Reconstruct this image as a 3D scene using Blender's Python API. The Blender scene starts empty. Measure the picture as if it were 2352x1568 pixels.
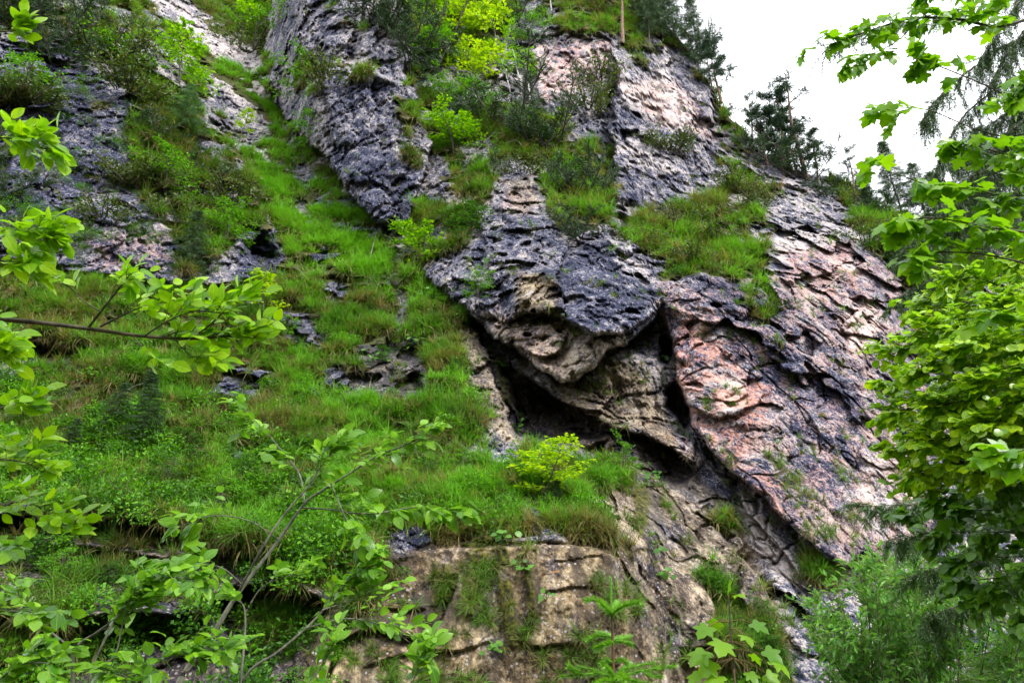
import bpy, math, random
import numpy as np
from mathutils import Vector, Matrix

scene = bpy.context.scene
COL = scene.collection

# ------------------------------------------------------------------ camera, sky, sun, exposure
PITCH = math.radians(20.0)
CAMZ = 1.6
cam_d = bpy.data.cameras.new('camera')
cam = bpy.data.objects.new('camera', cam_d)
COL.objects.link(cam)
cam_d.sensor_width = 36.0
cam_d.lens = 24.0
cam_d.clip_start = 0.05
cam_d.clip_end = 3000.0
cam.location = (0, 0, CAMZ)
cam.rotation_euler = (math.pi / 2 + PITCH, 0, 0)
scene.camera = cam
cam_d.dof.use_dof = True
cam_d.dof.focus_distance = 24.0
cam_d.dof.aperture_fstop = 11.0

SUN_EL, SUN_AZ = math.radians(50), math.radians(128)     # azimuth clockwise from +Y
world = bpy.data.worlds.new('World')
scene.world = world
world.use_nodes = True
wn, wl = world.node_tree.nodes, world.node_tree.links
bg = wn['Background']
sky = wn.new('ShaderNodeTexSky')
sky.sky_type = 'NISHITA'
sky.sun_disc = False
sky.sun_elevation = SUN_EL
sky.sun_rotation = SUN_AZ
veil = wn.new('ShaderNodeMix')
veil.data_type = 'RGBA'
veil.inputs[0].default_value = 0.86
wl.new(sky.outputs[0], veil.inputs[6])
veil.inputs[7].default_value = (8.2, 8.35, 8.6, 1)          # even overcast veil
wl.new(veil.outputs[2], bg.inputs[0])
bg.inputs[1].default_value = 0.12

sun_d = bpy.data.lights.new('sun', 'SUN')
sun_d.energy = 1.5
sun_d.angle = math.radians(11)
sun_d.color = (1.0, 0.96, 0.9)
sun = bpy.data.objects.new('sun', sun_d)
COL.objects.link(sun)
sd = Vector((math.cos(SUN_EL) * math.sin(SUN_AZ), math.cos(SUN_EL) * math.cos(SUN_AZ), math.sin(SUN_EL)))
sun.rotation_euler = sd.to_track_quat('Z', 'Y').to_euler()
sun.location = (0, 0, 60)

scene.view_settings.view_transform = 'Standard'
scene.view_settings.look = 'None'
scene.view_settings.exposure = 1.65
scene.view_settings.gamma = 1.0
scene.view_settings.use_curve_mapping = False
scene.cycles.max_bounces = 8
scene.cycles.diffuse_bounces = 5
scene.cycles.transmission_bounces = 4
scene.cycles.glossy_bounces = 2
scene.cycles.use_denoising = True

# ------------------------------------------------------------------ helpers
CT, ST = math.cos(PITCH), math.sin(PITCH)

def ray(px, py):
    """direction through a place in the view, scaled so that y = 1 (2352 x 1568 units)"""
    u = (np.asarray(px, float) - 1176.0) / 1568.0
    v = (784.0 - np.asarray(py, float)) / 1568.0
    dy = CT - v * ST
    return u / dy, (ST + v * CT) / dy

def at(px, py, D):
    dx, dz = ray(px, py)
    return Vector((float(D * dx), float(D), float(CAMZ + D * dz)))

def tag(o, label=None, cat=None, group=None, kind=None):
    if label: o['label'] = label
    if cat: o['category'] = cat
    if group: o['group'] = group
    if kind: o['kind'] = kind
    return o

def empty(name, loc, label, cat, group=None, rz=0.0, scale=1.0):
    o = bpy.data.objects.new(name, None)
    o.empty_display_size = 0.2
    COL.objects.link(o)
    o.location = loc
    o.rotation_euler = (0, 0, rz)
    o.scale = (scale,) * 3
    return tag(o, label, cat, group)

def link(name, me, parent=None, matrix=None):
    o = bpy.data.objects.new(name, me)
    COL.objects.link(o)
    if parent is not None: o.parent = parent
    if matrix is not None: o.matrix_local = matrix
    return o

def copy_tree(src, loc, rz=0.0, scale=1.0, label=None):
    r = src.copy(); COL.objects.link(r)
    r.location = loc; r.rotation_euler = (0, 0, rz); r.scale = (scale,) * 3
    if label: r['label'] = label
    for ch in src.children:
        c = ch.copy(); COL.objects.link(c); c.parent = r
    return r

def mesh_np(name, verts, faces, mat=None, smooth=False, attrs=None, normals=None):
    """faces: (N,3) or (N,4) int array"""
    me = bpy.data.meshes.new(name)
    verts = np.ascontiguousarray(verts, dtype=np.float32)
    faces = np.ascontiguousarray(faces, dtype=np.int32)
    n, k = faces.shape
    me.vertices.add(len(verts)); me.vertices.foreach_set('co', verts.ravel())
    me.loops.add(n * k); me.loops.foreach_set('vertex_index', faces.ravel())
    me.polygons.add(n)
    me.polygons.foreach_set('loop_start', np.arange(0, n * k, k, dtype=np.int32))
    me.polygons.foreach_set('use_smooth', np.full(n, smooth))
    for an, av in (attrs or {}).items():
        a = me.attributes.new(an, 'FLOAT', 'POINT')
        a.data.foreach_set('value', np.ascontiguousarray(av, dtype=np.float32))
    me.update(calc_edges=True)
    me.validate()
    if normals is not None:
        me.normals_split_custom_set_from_vertices(normals.astype(np.float32))
    if mat: me.materials.append(mat)
    return me

# ------------------------------------------------------------------ numpy noise
_rs = np.random.RandomState(7)
_LAT = _rs.rand(64, 64, 64).astype(np.float32)
_WC = _rs.rand(32, 32, 32, 7).astype(np.float32)

def vnoise(p, seed=0):
    p = p + np.array([seed * 17.13, seed * 7.71, seed * 3.37])
    i = np.floor(p).astype(np.int32); f = (p - i).astype(np.float32)
    f = f * f * f * (f * (f * 6 - 15) + 10)
    i &= 63; j = (i + 1) & 63
    x0, y0, z0 = i.T; x1, y1, z1 = j.T
    fx, fy, fz = f.T
    a = _LAT[x0, y0, z0] * (1 - fx) + _LAT[x1, y0, z0] * fx
    b = _LAT[x0, y1, z0] * (1 - fx) + _LAT[x1, y1, z0] * fx
    c = _LAT[x0, y0, z1] * (1 - fx) + _LAT[x1, y0, z1] * fx
    d = _LAT[x0, y1, z1] * (1 - fx) + _LAT[x1, y1, z1] * fx
    a = a * (1 - fy) + b * fy; c = c * (1 - fy) + d * fy
    return (a * (1 - fz) + c * fz) * 2 - 1

_ROT = np.array([[0.8, 0.36, -0.48], [-0.6, 0.48, -0.64], [0.0, 0.8, 0.6]])

def fbm(p, octaves=4, rough=0.5, seed=0):
    out = 0; a = 1.0; q = p
    for o in range(octaves):
        out = out + a * vnoise(q, seed + o); a *= rough; q = (q @ _ROT) * 2.03
    return out

def fbm2(x, y, octaves=3, rough=0.5, seed=0):
    return fbm(np.stack([x, y, np.zeros_like(x)], 1), octaves, rough, seed)

def worley(p, seed=0):
    """returns F1, F2, random values of the nearest cell (4), vector to its centre"""
    p = p + seed * 5.31
    i = np.floor(p).astype(np.int32); f = (p - i).astype(np.float32)
    n = len(p)
    F1 = np.full(n, 9.0, np.float32); F2 = F1.copy()
    best = np.zeros((n, 7), np.float32); vec = np.zeros((n, 3), np.float32)
    for a in (-1, 0, 1):
        for b in (-1, 0, 1):
            for c in (-1, 0, 1):
                cell = (i + np.array([a, b, c])) & 31
                r = _WC[cell[:, 0], cell[:, 1], cell[:, 2]]
                v = f - (r[:, :3] + np.array([a, b, c], np.float32))
                d = np.einsum('ij,ij->i', v, v)
                m = d < F1
                F2 = np.where(m, F1, np.minimum(F2, d))
                F1 = np.where(m, d, F1)
                best[m] = r[m]; vec[m] = v[m]
    return np.sqrt(F1), np.sqrt(F2), best[:, 3:], vec

def sstep(a, b, x):
    t = np.clip((x - a) / (b - a), 0, 1)
    return t * t * (3 - 2 * t)

def polydist(px, py, pts):
    """distance to a polyline, side of the nearest segment, fraction of its length"""
    best = np.full(px.shape, 1e9); side = np.ones(px.shape); frac = np.zeros(px.shape)
    pts = np.array(pts, float)
    seg = np.diff(pts, axis=0); L = np.hypot(seg[:, 0], seg[:, 1]); acc = np.concatenate([[0], np.cumsum(L)])
    for k in range(len(seg)):
        ax, ay = pts[k]; dx, dy = seg[k]
        t = np.clip(((px - ax) * dx + (py - ay) * dy) / (L[k] ** 2 + 1e-9), 0, 1)
        d = np.hypot(px - ax - t * dx, py - ay - t * dy)
        m = d < best - 1e-6
        best = np.where(m, d, best)
        s = np.sign(dx * (py - ay) - dy * (px - ax))
        side = np.where(m, s, side)
        frac = np.where(m, (acc[k] + t * L[k]) / acc[-1], frac)
    return best, side, frac

def inpoly(px, py, pts):
    r = np.zeros(px.shape, bool)
    n = len(pts)
    for k in range(n):
        x0, y0 = pts[k]; x1, y1 = pts[(k + 1) % n]
        if y0 == y1: continue
        c = ((y0 > py) != (y1 > py)) & (px < (x1 - x0) * (py - y0) / (y1 - y0) + x0)
        r ^= c
    return r

def sdpoly(px, py, pts):
    """signed distance, positive inside"""
    d, _, _ = polydist(px, py, list(pts) + [pts[0]])
    return np.where(inpoly(px, py, pts), d, -d)
# ------------------------------------------------------------------ the mountainside: depth control points (view x, view y, metres)
CP = []
def row(y, *xs):
    for x, d in xs: CP.append((x, y, d))
row(1700, (-260, 12.6), (400, 13), (900, 14.2), (1300, 15.5), (1600, 16.5), (2000, 16), (2612, 16))
row(1568, (-260, 13.4), (200, 13.8), (600, 14.2), (850, 14.9), (1200, 15.6), (1500, 16), (1640, 17.4), (1800, 18), (2100, 19), (2612, 20))
row(1400, (-260, 14.0), (200, 14.4), (600, 14.9), (900, 15.6), (1200, 15.8), (1480, 16.3), (1620, 18.8), (1800, 20), (2100, 21.5), (2612, 23))
row(1270, (-260, 14.9), (0, 15.2), (400, 15.5), (700, 15.9), (900, 16.2), (1200, 16.1), (1400, 16.5), (1550, 20), (1700, 20.6), (1900, 21.2), (2100, 22.5), (2612, 25))
row(1100, (-260, 17.5), (0, 18), (400, 18.5), (700, 19), (1000, 19), (1200, 19.4), (1350, 20.3), (1450, 22), (1600, 23), (1750, 21.8), (2000, 23), (2612, 28))
row(950, (-260, 20.5), (0, 21), (400, 22), (800, 22.5), (1100, 22.6), (1180, 23.2), (1260, 26), (1400, 25.8), (1550, 25.3), (1700, 23.2), (2000, 25.5), (2612, 30))
row(800, (-260, 23.5), (0, 24), (400, 25.5), (800, 26.5), (1050, 25.8), (1200, 25.6), (1350, 24.8), (1500, 26.6), (1650, 25.2), (1900, 27.5), (2100, 30), (2612, 36))
row(650, (-260, 26), (0, 26.5), (400, 28.5), (640, 31), (800, 31), (950, 30.2), (1050, 28), (1250, 26.6), (1450, 27.4), (1600, 28), (1800, 29.5), (2000, 32), (2200, 36), (2612, 42))
row(550, (-260, 27.5), (0, 28), (300, 29), (560, 32.4), (750, 34.5), (900, 34), (1000, 31.4), (1200, 29.4), (1400, 30), (1550, 31.6), (1750, 33), (2000, 36), (2200, 40), (2612, 46))
row(400, (-260, 29), (0, 29.5), (300, 32), (560, 38.5), (700, 40.5), (830, 35.6), (940, 36), (1050, 36), (1200, 35), (1400, 37), (1600, 39), (1800, 42), (2000, 45), (2612, 52))
row(250, (-260, 30.5), (0, 31), (300, 34), (500, 43), (640, 47), (720, 39), (900, 37.8), (1050, 41), (1200, 41), (1400, 41), (1600, 43), (1750, 48))
row(100, (-260, 33.5), (0, 34), (300, 40), (500, 50.5), (600, 54), (690, 42), (900, 40.5), (1050, 47), (1200, 44.5), (1400, 44), (1600, 49))
row(0, (-260, 36), (0, 37), (300, 46), (450, 56), (600, 60), (690, 44.5), (900, 43), (1100, 52), (1300, 46.5), (1500, 51))
row(-200, (-260, 44), (0, 45), (400, 65), (700, 52), (1100, 62), (1500, 58))
CP = np.array(CP, float)

SKYL = np.array([(-260, -200), (1380, -200), (1470, -60), (1530, 60), (1575, 105), (1640, 210), (1672, 262), (1735, 335),
                 (1820, 392), (1900, 402), (1960, 432), (2040, 482), (2120, 520), (2250, 490), (2400, 440), (2612, 380)], float)
NX, NY = 957, 634
GX = np.linspace(-260, 2612, NX)
TOP = np.interp(GX, SKYL[:, 0], SKYL[:, 1])
TOP = TOP + np.where(GX > 1440, 6 * fbm2(GX / 40, GX * 0, 3, 0.6, 3), 0)
BOT = 1700.0
PX = np.repeat(GX[None, :], NY, 0)                       # row 0 = foot, last row = crest
T = np.linspace(0, 1, NY)[:, None]
PY = BOT + T * (TOP[None, :] - BOT)
px, py = PX.ravel(), PY.ravel()

def rbf_fit(c):
    X = c[:, :2] / 400.0
    r = np.hypot(X[:, None, 0] - X[None, :, 0], X[:, None, 1] - X[None, :, 1])
    n = len(c)
    A = np.zeros((n + 3, n + 3)); A[:n, :n] = r - 0.02 * np.eye(n)
    A[:n, n] = 1; A[:n, n + 1:] = X; A[n, :n] = 1; A[n + 1:, :n] = X.T
    b = np.zeros(n + 3); b[:n] = np.log(c[:, 2])
    return X, np.linalg.solve(A, b)

def rbf_eval(fit, x, y):
    X, w = fit; n = len(X)
    q = np.stack([x, y], 1) / 400.0
    out = w[n] + q @ w[n + 1:]
    for k in range(n):
        out += w[k] * np.hypot(q[:, 0] - X[k, 0], q[:, 1] - X[k, 1])
    return np.exp(out)

fit = rbf_fit(CP)
D = rbf_eval(fit, px, py)

def world(px, py, D):
    dx, dz = ray(px, py)
    return np.stack([D * dx, D, CAMZ + D * dz], 1)

P0 = world(px, py, D)
jx = px + 9 * fbm(P0 * 0.5, 3, 0.55, 11) + 3.5 * fbm(P0 * 2.2, 2, 0.6, 12)
jy = py + 9 * fbm(P0 * 0.5, 3, 0.55, 21) + 3.5 * fbm(P0 * 2.2, 2, 0.6, 22)

# overhanging edges: line, a place on the protruding side, (protrusion, reach) in front, (recess, reach) behind
LEDGES = [
    ([(1095, 495), (1120, 580), (1150, 665)], (1200, 570), 0.35, 35, 0.4, 30),
    ([(1300, 545), (1282, 630), (1305, 720)], (1230, 640), 0.3, 30, 0.4, 25),
    ([(1040, 630), (1110, 655), (1195, 640)], (1120, 600), 0.4, 30, 0.4, 25),
    ([(742, 60), (735, 160), (762, 260), (772, 345)], (830, 220), 0.5, 45, 0.7, 30),
    ([(852, 150), (860, 280), (880, 400), (896, 510)], (800, 330), 0.4, 40, 0.5, 30),
    ([(800, -60), (812, 50), (790, 150)], (740, 50), 0.5, 45, 0.6, 35),
    ([(880, 20), (870, 90), (858, 150)], (830, 90), 0.4, 40, 0.5, 30),
    ([(1405, 110), (1422, 190), (1398, 290), (1410, 390), (1404, 470)], (1500, 260), 1.0, 70, 1.5, 50),
    ([(1520, 95), (1556, 190), (1600, 285), (1640, 335)], (1470, 260), 0.8, 60, 0.9, 60),
    ([(1215, 60), (1225, 160), (1210, 260)], (1300, 160), 0.8, 60, 1.0, 60),
    ([(1130, 470), (1180, 430), (1225, 400)], (1180, 520), 0.6, 50, 0.3, 40),
    ([(1750, 560), (1765, 640), (1800, 700)], (1860, 620), 0.7, 60, 0.6, 50),
    ([(-200, 1180), (0, 1190), (120, 1175), (260, 1180), (420, 1210), (560, 1245), (700, 1310)], (200, 1120), 1.1, 40, 1.3, 70),
    ([(-200, 1380), (0, 1400), (150, 1420), (300, 1400), (480, 1420)], (100, 1350), 0.7, 40, 1.1, 60),
    ([(615, -180), (612, 60), (612, 200), (640, 240), (680, 310), (740, 345), (775, 405), (830, 480), (903, 545)], (800, 300), 2.0, 80, 2.4, 60),
    ([(903, 545), (935, 520), (945, 460), (975, 400), (985, 330), (955, 250), (930, 190), (945, 120), (920, 60)], (850, 300), 1.2, 50, 1.6, 60),
    ([(690, 215), (760, 165), (850, 150), (930, 195)], (850, 250), 1.4, 60, 0.3, 30),
    ([(975, 610), (1000, 650), (1060, 700), (1115, 768), (1215, 835), (1290, 880), (1330, 872), (1370, 845), (1400, 800), (1450, 770), (1500, 725), (1518, 690)], (1250, 700), 2.1, 100, 2.0, 70),
    ([(1184, 725), (1217, 712), (1277, 715), (1304, 735), (1367, 762), (1417, 765), (1437, 752), (1507, 709)], (1350, 650), 1.5, 60, 0.9, 40),
    ([(1100, 700), (1150, 742), (1184, 725), (1230, 680), (1240, 640)], (1150, 650), 0.5, 40, 0.4, 30),
    ([(1200, 870), (1277, 915), (1350, 955), (1400, 982), (1470, 1000), (1560, 1045), (1600, 1085)], (1420, 900), 1.1, 60, 1.9, 60),
    ([(1197, 799), (1217, 819), (1250, 819), (1280, 805), (1304, 769)], (1240, 770), 0.7, 25, 0.6, 20),
    ([(1310, 930), (1340, 948), (1390, 950), (1410, 900), (1400, 860)], (1360, 900), 0.5, 25, 0.4, 20),
    ([(1515, 690), (1530, 770), (1548, 850), (1575, 950), (1610, 1010), (1690, 1085), (1750, 1150), (1830, 1222), (1900, 1280), (1942, 1302), (1965, 1285), (1995, 1262)], (1750, 900), 1.0, 70, 1.3, 45),
    ([(1000, 670), (1060, 730), (1095, 765), (1125, 822), (1155, 922), (1190, 1005), (1235, 1035)], (1000, 900), 0.7, 40, 2.0, 80),
    ([(-250, 590), (0, 600), (190, 625), (390, 650), (540, 655), (600, 640), (640, 590)], (300, 500), 0.6, 70, 0.6, 50),
    ([(250, -180), (330, 90), (430, 175), (500, 280), (560, 380), (620, 500), (640, 590)], (400, 400), 1.0, 60, 1.0, 60),
    ([(790, 1290), (900, 1276), (1000, 1262), (1250, 1255), (1380, 1268), (1440, 1295)], (1200, 1400), 0.35, 25, 0.1, 30),
    ([(1440, 1280), (1500, 1370), (1530, 1450), (1548, 1600), (1556, 1720)], (1300, 1450), 0.35, 30, 1.4, 60),
    ([(1250, 1368), (1320, 1358), (1402, 1348)], (1330, 1320), 0.08, 25, 0.07, 12),
    ([(1190, 1480), (1250, 1490), (1320, 1484), (1400, 1466)], (1300, 1440), 0.1, 30, 0.09, 16),
    ([(834, 1538), (900, 1512), (975, 1494), (1060, 1500), (1130, 1480)], (960, 1450), 0.12, 30, 0.1, 20),
    ([(884, 1396), (930, 1404), (980, 1400)], (930, 1370), 0.09, 25, 0.08, 15),
    ([(960, 1470), (1010, 1440), (1040, 1380), (1045, 1320)], (1060, 1400), 0.2, 25, 0.35, 30),
    ([(780, 1480), (860, 1440), (960, 1470)], (860, 1400), 0.2, 30, 0.3, 20),
    ([(1270, 1300), (1330, 1290), (1390, 1282)], (1330, 1260), 0.06, 20, 0.06, 12),
    ([(95, 1250), (200, 1257), (300, 1262), (430, 1292)], (250, 1200), 0.8, 50, 1.0, 40),
    ([(470, 1400), (540, 1350), (640, 1335), (760, 1385)], (600, 1290), 0.8, 40, 1.3, 110),
    ([(10, 782), (100, 792), (200, 802)], (100, 740), 0.5, 40, 0.9, 40),
    ([(600, 730), (660, 748), (740, 800)], (700, 700), 0.4, 30, 0.7, 35),
    ([(730, 655), (770, 690), (810, 700)], (780, 640), 0.3, 30, 0.5, 25),
    ([(480, 840), (560, 850), (640, 880)], (560, 810), 0.4, 30, 0.6, 30),
    ([(560, 1090), (660, 1110), (760, 1120)], (660, 1060), 0.4, 30, 0.6, 30),
    ([(1640, 215), (1632, 290), (1655, 335), (1700, 365), (1760, 395)], (1560, 300), 1.0, 60, 0.8, 50),
    ([(1405, 470), (1440, 520), (1470, 560), (1430, 600)], (1300, 560), 0.6, 50, 0.5, 30),
    ([(1310, 340), (1340, 390), (1390, 430), (1400, 480)], (1450, 380), 0.8, 60, 0.6, 60),
    ([(1810, 650), (1860, 642), (1905, 628), (1925, 615)], (1860, 610), 0.4, 25, 0.4, 18),
    ([(1930, 640), (1960, 690), (1985, 740)], (1900, 700), 0.3, 30, 0.4, 25),
    ([(1560, 930), (1620, 955), (1690, 950), (1745, 925), (1760, 900)], (1680, 910), 0.5, 30, 0.5, 25),
    ([(1960, 860), (2000, 900), (2030, 960)], (1940, 930), 0.4, 30, 0.6, 35),
    ([(1300, 60), (1240, 160), (1230, 240)], (1330, 180), 0.7, 50, 0.6, 50),
    ([(1415, 170), (1400, 260), (1330, 290)], (1480, 280), 0.6, 50, 0.5, 50),
    ([(1690, 1100), (1720, 1180), (1770, 1240), (1830, 1300), (1880, 1360)], (1760, 1180), 0.3, 30, 0.5, 30),
    ([(1600, 1180), (1680, 1250), (1740, 1320), (1770, 1380)], (1640, 1250), 0.3, 30, 0.9, 40),
    ([(1750, 1330), (1820, 1370), (1880, 1420), (1920, 1400)], (1830, 1330), 0.4, 30, 0.7, 30),
    ([(1560, 1480), (1640, 1470), (1700, 1500)], (1620, 1440), 0.3, 30, 0.4, 30),
]
for pts, front, ai, wi, ao, wo in LEDGES:
    a = np.array(pts, float); m = 4.5 * max(wi, wo)
    sel = np.nonzero((jx > a[:, 0].min() - m) & (jx < a[:, 0].max() + m) & (jy > a[:, 1].min() - m) & (jy < a[:, 1].max() + m))[0]
    d, s, f = polydist(jx[sel], jy[sel], pts)
    _, s0, _ = polydist(np.array([front[0]], float), np.array([front[1]], float), pts)
    s = s * s0[0]
    taper = np.sqrt(np.clip(np.minimum(f, 1 - f) / 0.14, 0, 1))
    rnd = 1 - np.clip(1 - d / (0.16 * wi + 4), 0, 1) ** 2.2 * 0.45      # rounded lip
    D[sel] += np.where(s > 0, -ai * np.exp(-d / wi) * rnd, ao * np.exp(-(d / wo) ** 1.4)) * taper

HOLES = [
    ([(1150, 828), (1215, 862), (1290, 918), (1345, 962), (1405, 1002), (1330, 1030), (1235, 1018), (1188, 985)], 2.2, 28),
    ([(1405, 492), (1432, 480), (1466, 518), (1440, 550), (1412, 546)], 2.2, 12),
    ([(1505, 778), (1520, 768), (1542, 800), (1532, 850), (1508, 835)], 2.4, 10),
    ([(1528, 880), (1550, 878), (1585, 965), (1572, 990), (1532, 930)], 2.2, 12),
    ([(1326, 1028), (1400, 1012), (1394, 1052), (1345, 1064)], 2.0, 14),
    ([(552, 556), (620, 540), (642, 600), (600, 640), (562, 622)], 1.6, 22),
    ([(868, 524), (905, 545), (915, 560), (880, 552)], 1.6, 8),
    ([(130, 1245), (330, 1262), (430, 1300), (330, 1330), (150, 1270)], 0.7, 20),
    ([(1600, 1005), (1700, 1100), (1740, 1150), (1690, 1120), (1620, 1050)], 1.0, 12),
    ([(1940, 720), (1930, 770), (1945, 800), (1955, 750)], 0.25, 8),
]
for pts, dep, w in HOLES:
    a = np.array(pts, float)
    sel = np.nonzero((jx > a[:, 0].min() - 9) & (jx < a[:, 0].max() + 9) & (jy > a[:, 1].min() - 9) & (jy < a[:, 1].max() + 9))[0]
    D[sel] += dep * sstep(-4, w, sdpoly(jx[sel], jy[sel], pts))

# ------------------------------------------------------------------ what grows or shows where (masks over the surface)
def paint(base, pts, val, soft=10.0, jit=1.0):
    a = np.array(pts, float); m = soft + 12
    sel = np.nonzero((jx > a[:, 0].min() - m) & (jx < a[:, 0].max() + m) & (jy > a[:, 1].min() - m) & (jy < a[:, 1].max() + m))[0]
    k = sstep(-soft, soft, sdpoly(jx[sel], jy[sel], pts))
    base[sel] = base[sel] * (1 - k) + val * k

N = len(px)
grass = np.zeros(N); tone = np.full(N, 0.5); pink = np.zeros(N); tan = np.zeros(N); moss = np.zeros(N); wet = np.zeros(N)
GRASS = [
    ([(-300, 590), (200, 640), (390, 660), (560, 650), (650, 600), (620, 500), (560, 380), (500, 280), (430, 180), (330, 100), (250, 0), (250, -240), (640, -240), (612, 100), (640, 240), (700, 320), (745, 350), (770, 405), (830, 485), (900, 550), (960, 600), (1000, 660), (1095, 745), (1110, 790), (1150, 900), (1190, 1000), (1230, 1020), (1340, 1060), (1420, 1120), (1450, 1230), (1440, 1275), (1380, 1258), (1250, 1240), (1100, 1235), (1000, 1250), (890, 1300), (840, 1400), (760, 1568), (700, 1740), (-300, 1740)], 1.0),
    ([(260, 60), (330, 130), (430, 200), (500, 290), (560, 390), (620, 510), (630, 580), (560, 540), (540, 560), (420, 640), (380, 520), (300, 420), (300, 330), (290, 200), (200, 120), (40, 80), (-300, 40), (-300, -240), (260, -240)], 0.95),
    ([(930, 190), (1000, 165), (1090, 120), (1150, 110), (1200, 20), (1180, -240), (890, -240), (930, 60), (950, 110)], 0.85),
    ([(985, 330), (960, 250), (1000, 260), (1100, 235), (1250, 250), (1320, 270), (1310, 330), (1400, 380), (1420, 470), (1370, 530), (1290, 520), (1240, 480), (1190, 390), (1150, 400), (1010, 420), (950, 480), (935, 540), (985, 600), (1060, 580), (1100, 520), (1130, 460), (1060, 430)], 0.9),
    ([(940, 470), (1010, 410), (1150, 400), (1190, 430), (1130, 470), (1110, 520), (1040, 560), (985, 600), (940, 540)], 0.9),
    ([(930, 190), (1030, 230), (1090, 280), (990, 330), (960, 260)], 0.7),
    ([(1300, -240), (1400, -240), (1560, 80), (1600, 110), (1660, 210), (1700, 260), (1760, 340), (1720, 360), (1655, 335), (1635, 230), (1560, 115), (1470, 125), (1400, 105), (1280, 70), (1240, 20)], 0.7),
    ([(1330, 200), (1400, 140), (1420, 170), (1360, 260), (1330, 250)], 0.6),
    ([(1470, 500), (1560, 450), (1640, 430), (1700, 500), (1745, 600), (1700, 645), (1600, 630), (1520, 645), (1420, 590), (1425, 565)], 0.85),
    ([(1640, 440), (1680, 400), (1660, 350), (1760, 380), (1800, 440), (1730, 460)], 0.8),
    ([(1500, 310), (1560, 320), (1580, 370), (1530, 360)], 0.7),
    ([(1900, 420), (1960, 420), (2060, 480), (2160, 560), (2080, 660), (2000, 570), (1940, 480)], 0.9),
    ([(1730, 560), (1760, 560), (1765, 640), (1790, 710), (1770, 745), (1720, 742), (1690, 690), (1740, 660)], 0.8),
    ([(1580, 1310), (1650, 1300), (1720, 1390), (1780, 1450), (1800, 1740), (1690, 1740), (1660, 1480), (1620, 1380)], 0.85),
    ([(1850, 1265), (1940, 1320), (1910, 1345), (1860, 1320)], 0.8),
    ([(1580, 1150), (1690, 1215), (1690, 1235), (1610, 1190)], 0.7),
    ([(1350, 1060), (1440, 1070), (1450, 1110), (1400, 1130), (1340, 1090)], 0.8),
    ([(650, 150), (760, 130), (790, 190), (700, 230), (650, 200)], 0.5),
    ([(760, 150), (850, 135), (900, 160), (860, 180), (800, 190)], 0.6),
    ([(690, 0), (800, -20), (880, 60), (860, 100), (760, 60)], 0.35),
    ([(690, 250), (740, 290), (740, 330), (680, 300)], 0.7),
    ([(945, 300), (960, 240), (930, 220), (900, 210), (930, 330), (940, 420), (955, 400)], 0.6),
    ([(0, 150), (60, 180), (150, 270), (100, 290), (0, 250), (-100, 200)], 0.6),
    ([(200, 230), (240, 235), (250, 260), (200, 262)], 0.6),
    ([(1660, 430), (1760, 470), (1790, 520), (1740, 530), (1700, 470)], 0.5),
    ([(2100, 480), (2640, 360), (2640, 900), (2100, 800)], 0.9),
    ([(2250, 1500), (2400, 1480), (2640, 1500), (2640, 1740), (2260, 1740)], 0.6),
]
for pts, v in GRASS: paint(grass, pts, v, 12)
BARE = [
    ([(-300, 1200), (0, 1195), (120, 1180), (260, 1185), (430, 1215), (600, 1260), (780, 1330), (860, 1330), (780, 1440), (720, 1740), (-300, 1740)], 0.15),
    ([(1070, 530), (1130, 462), (1150, 405), (1200, 380), (1240, 400), (1250, 480), (1300, 520), (1380, 535), (1425, 595), (1240, 610), (1050, 610)], 0.05),
    ([(1240, 90), (1390, 95), (1410, 180), (1340, 260), (1330, 330), (1250, 250)], 0.1),
    ([(1400, 180), (1560, 120), (1640, 230), (1650, 340), (1640, 430), (1460, 490), (1400, 400), (1420, 300)], 0.12),
    ([(335, -10), (410, -10), (493, 75), (600, 120), (590, 165), (520, 145), (413, 67), (367, 27)], 0.1),
    ([(466, 155), (540, 215), (615, 280), (630, 330), (570, 305), (490, 250)], 0.0),
    ([(565, 320), (600, 340), (650, 400), (610, 375)], 0.3),
    ([(680, 330), (740, 380), (800, 460), (760, 450), (700, 390)], 0.55),
    ([(655, 445), (700, 470), (740, 560), (700, 540)], 0.5),
    ([(730, 650), (780, 655), (815, 690), (800, 715), (750, 690)], 0.1),
    ([(620, 720), (700, 725), (745, 770), (740, 805), (680, 800), (640, 760)], 0.1),
    ([(815, 795), (900, 800), (975, 820), (970, 905), (890, 890), (825, 840)], 0.08),
    ([(735, 905), (800, 900), (860, 950), (960, 990), (940, 1010), (840, 970), (760, 940)], 0.45),
    ([(1000, 1000), (1060, 1010), (1150, 1080), (1100, 1080)], 0.5),
    ([(1064, 742), (1094, 769), (1124, 822), (1158, 922), (1190, 1005), (1165, 1005), (1115, 952), (1080, 900), (1075, 842), (1050, 789)], 0.12),
    ([(895, 575), (925, 575), (918, 650), (935, 700), (925, 760), (905, 815), (890, 800), (905, 740), (912, 700), (895, 640)], 0.12),
    ([(540, 540), (625, 530), (650, 600), (600, 645), (555, 640)], 0.0),
    ([(110, 1248), (300, 1258), (440, 1290), (400, 1340), (250, 1330), (130, 1290)], 0.05),
    ([(500, 1380), (600, 1350), (720, 1380), (700, 1500), (560, 1530), (480, 1480)], 0.15),
    ([(0, 785), (190, 800), (180, 850), (0, 860)], 0.2),
    ([(880, 1300), (1000, 1262), (1100, 1250), (1150, 1280), (1080, 1330), (960, 1320), (880, 1350)], 0.35),
    ([(1160, 1160), (1200, 1180), (1230, 1240), (1150, 1240), (1100, 1200)], 0.75),
    ([(430, 800), (480, 830), (640, 880), (560, 900)], 0.5),
    ([(170, 640), (330, 660), (400, 660), (330, 620)], 0.1),
]
for pts, v in BARE: paint(grass, pts, v, 8)
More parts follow.
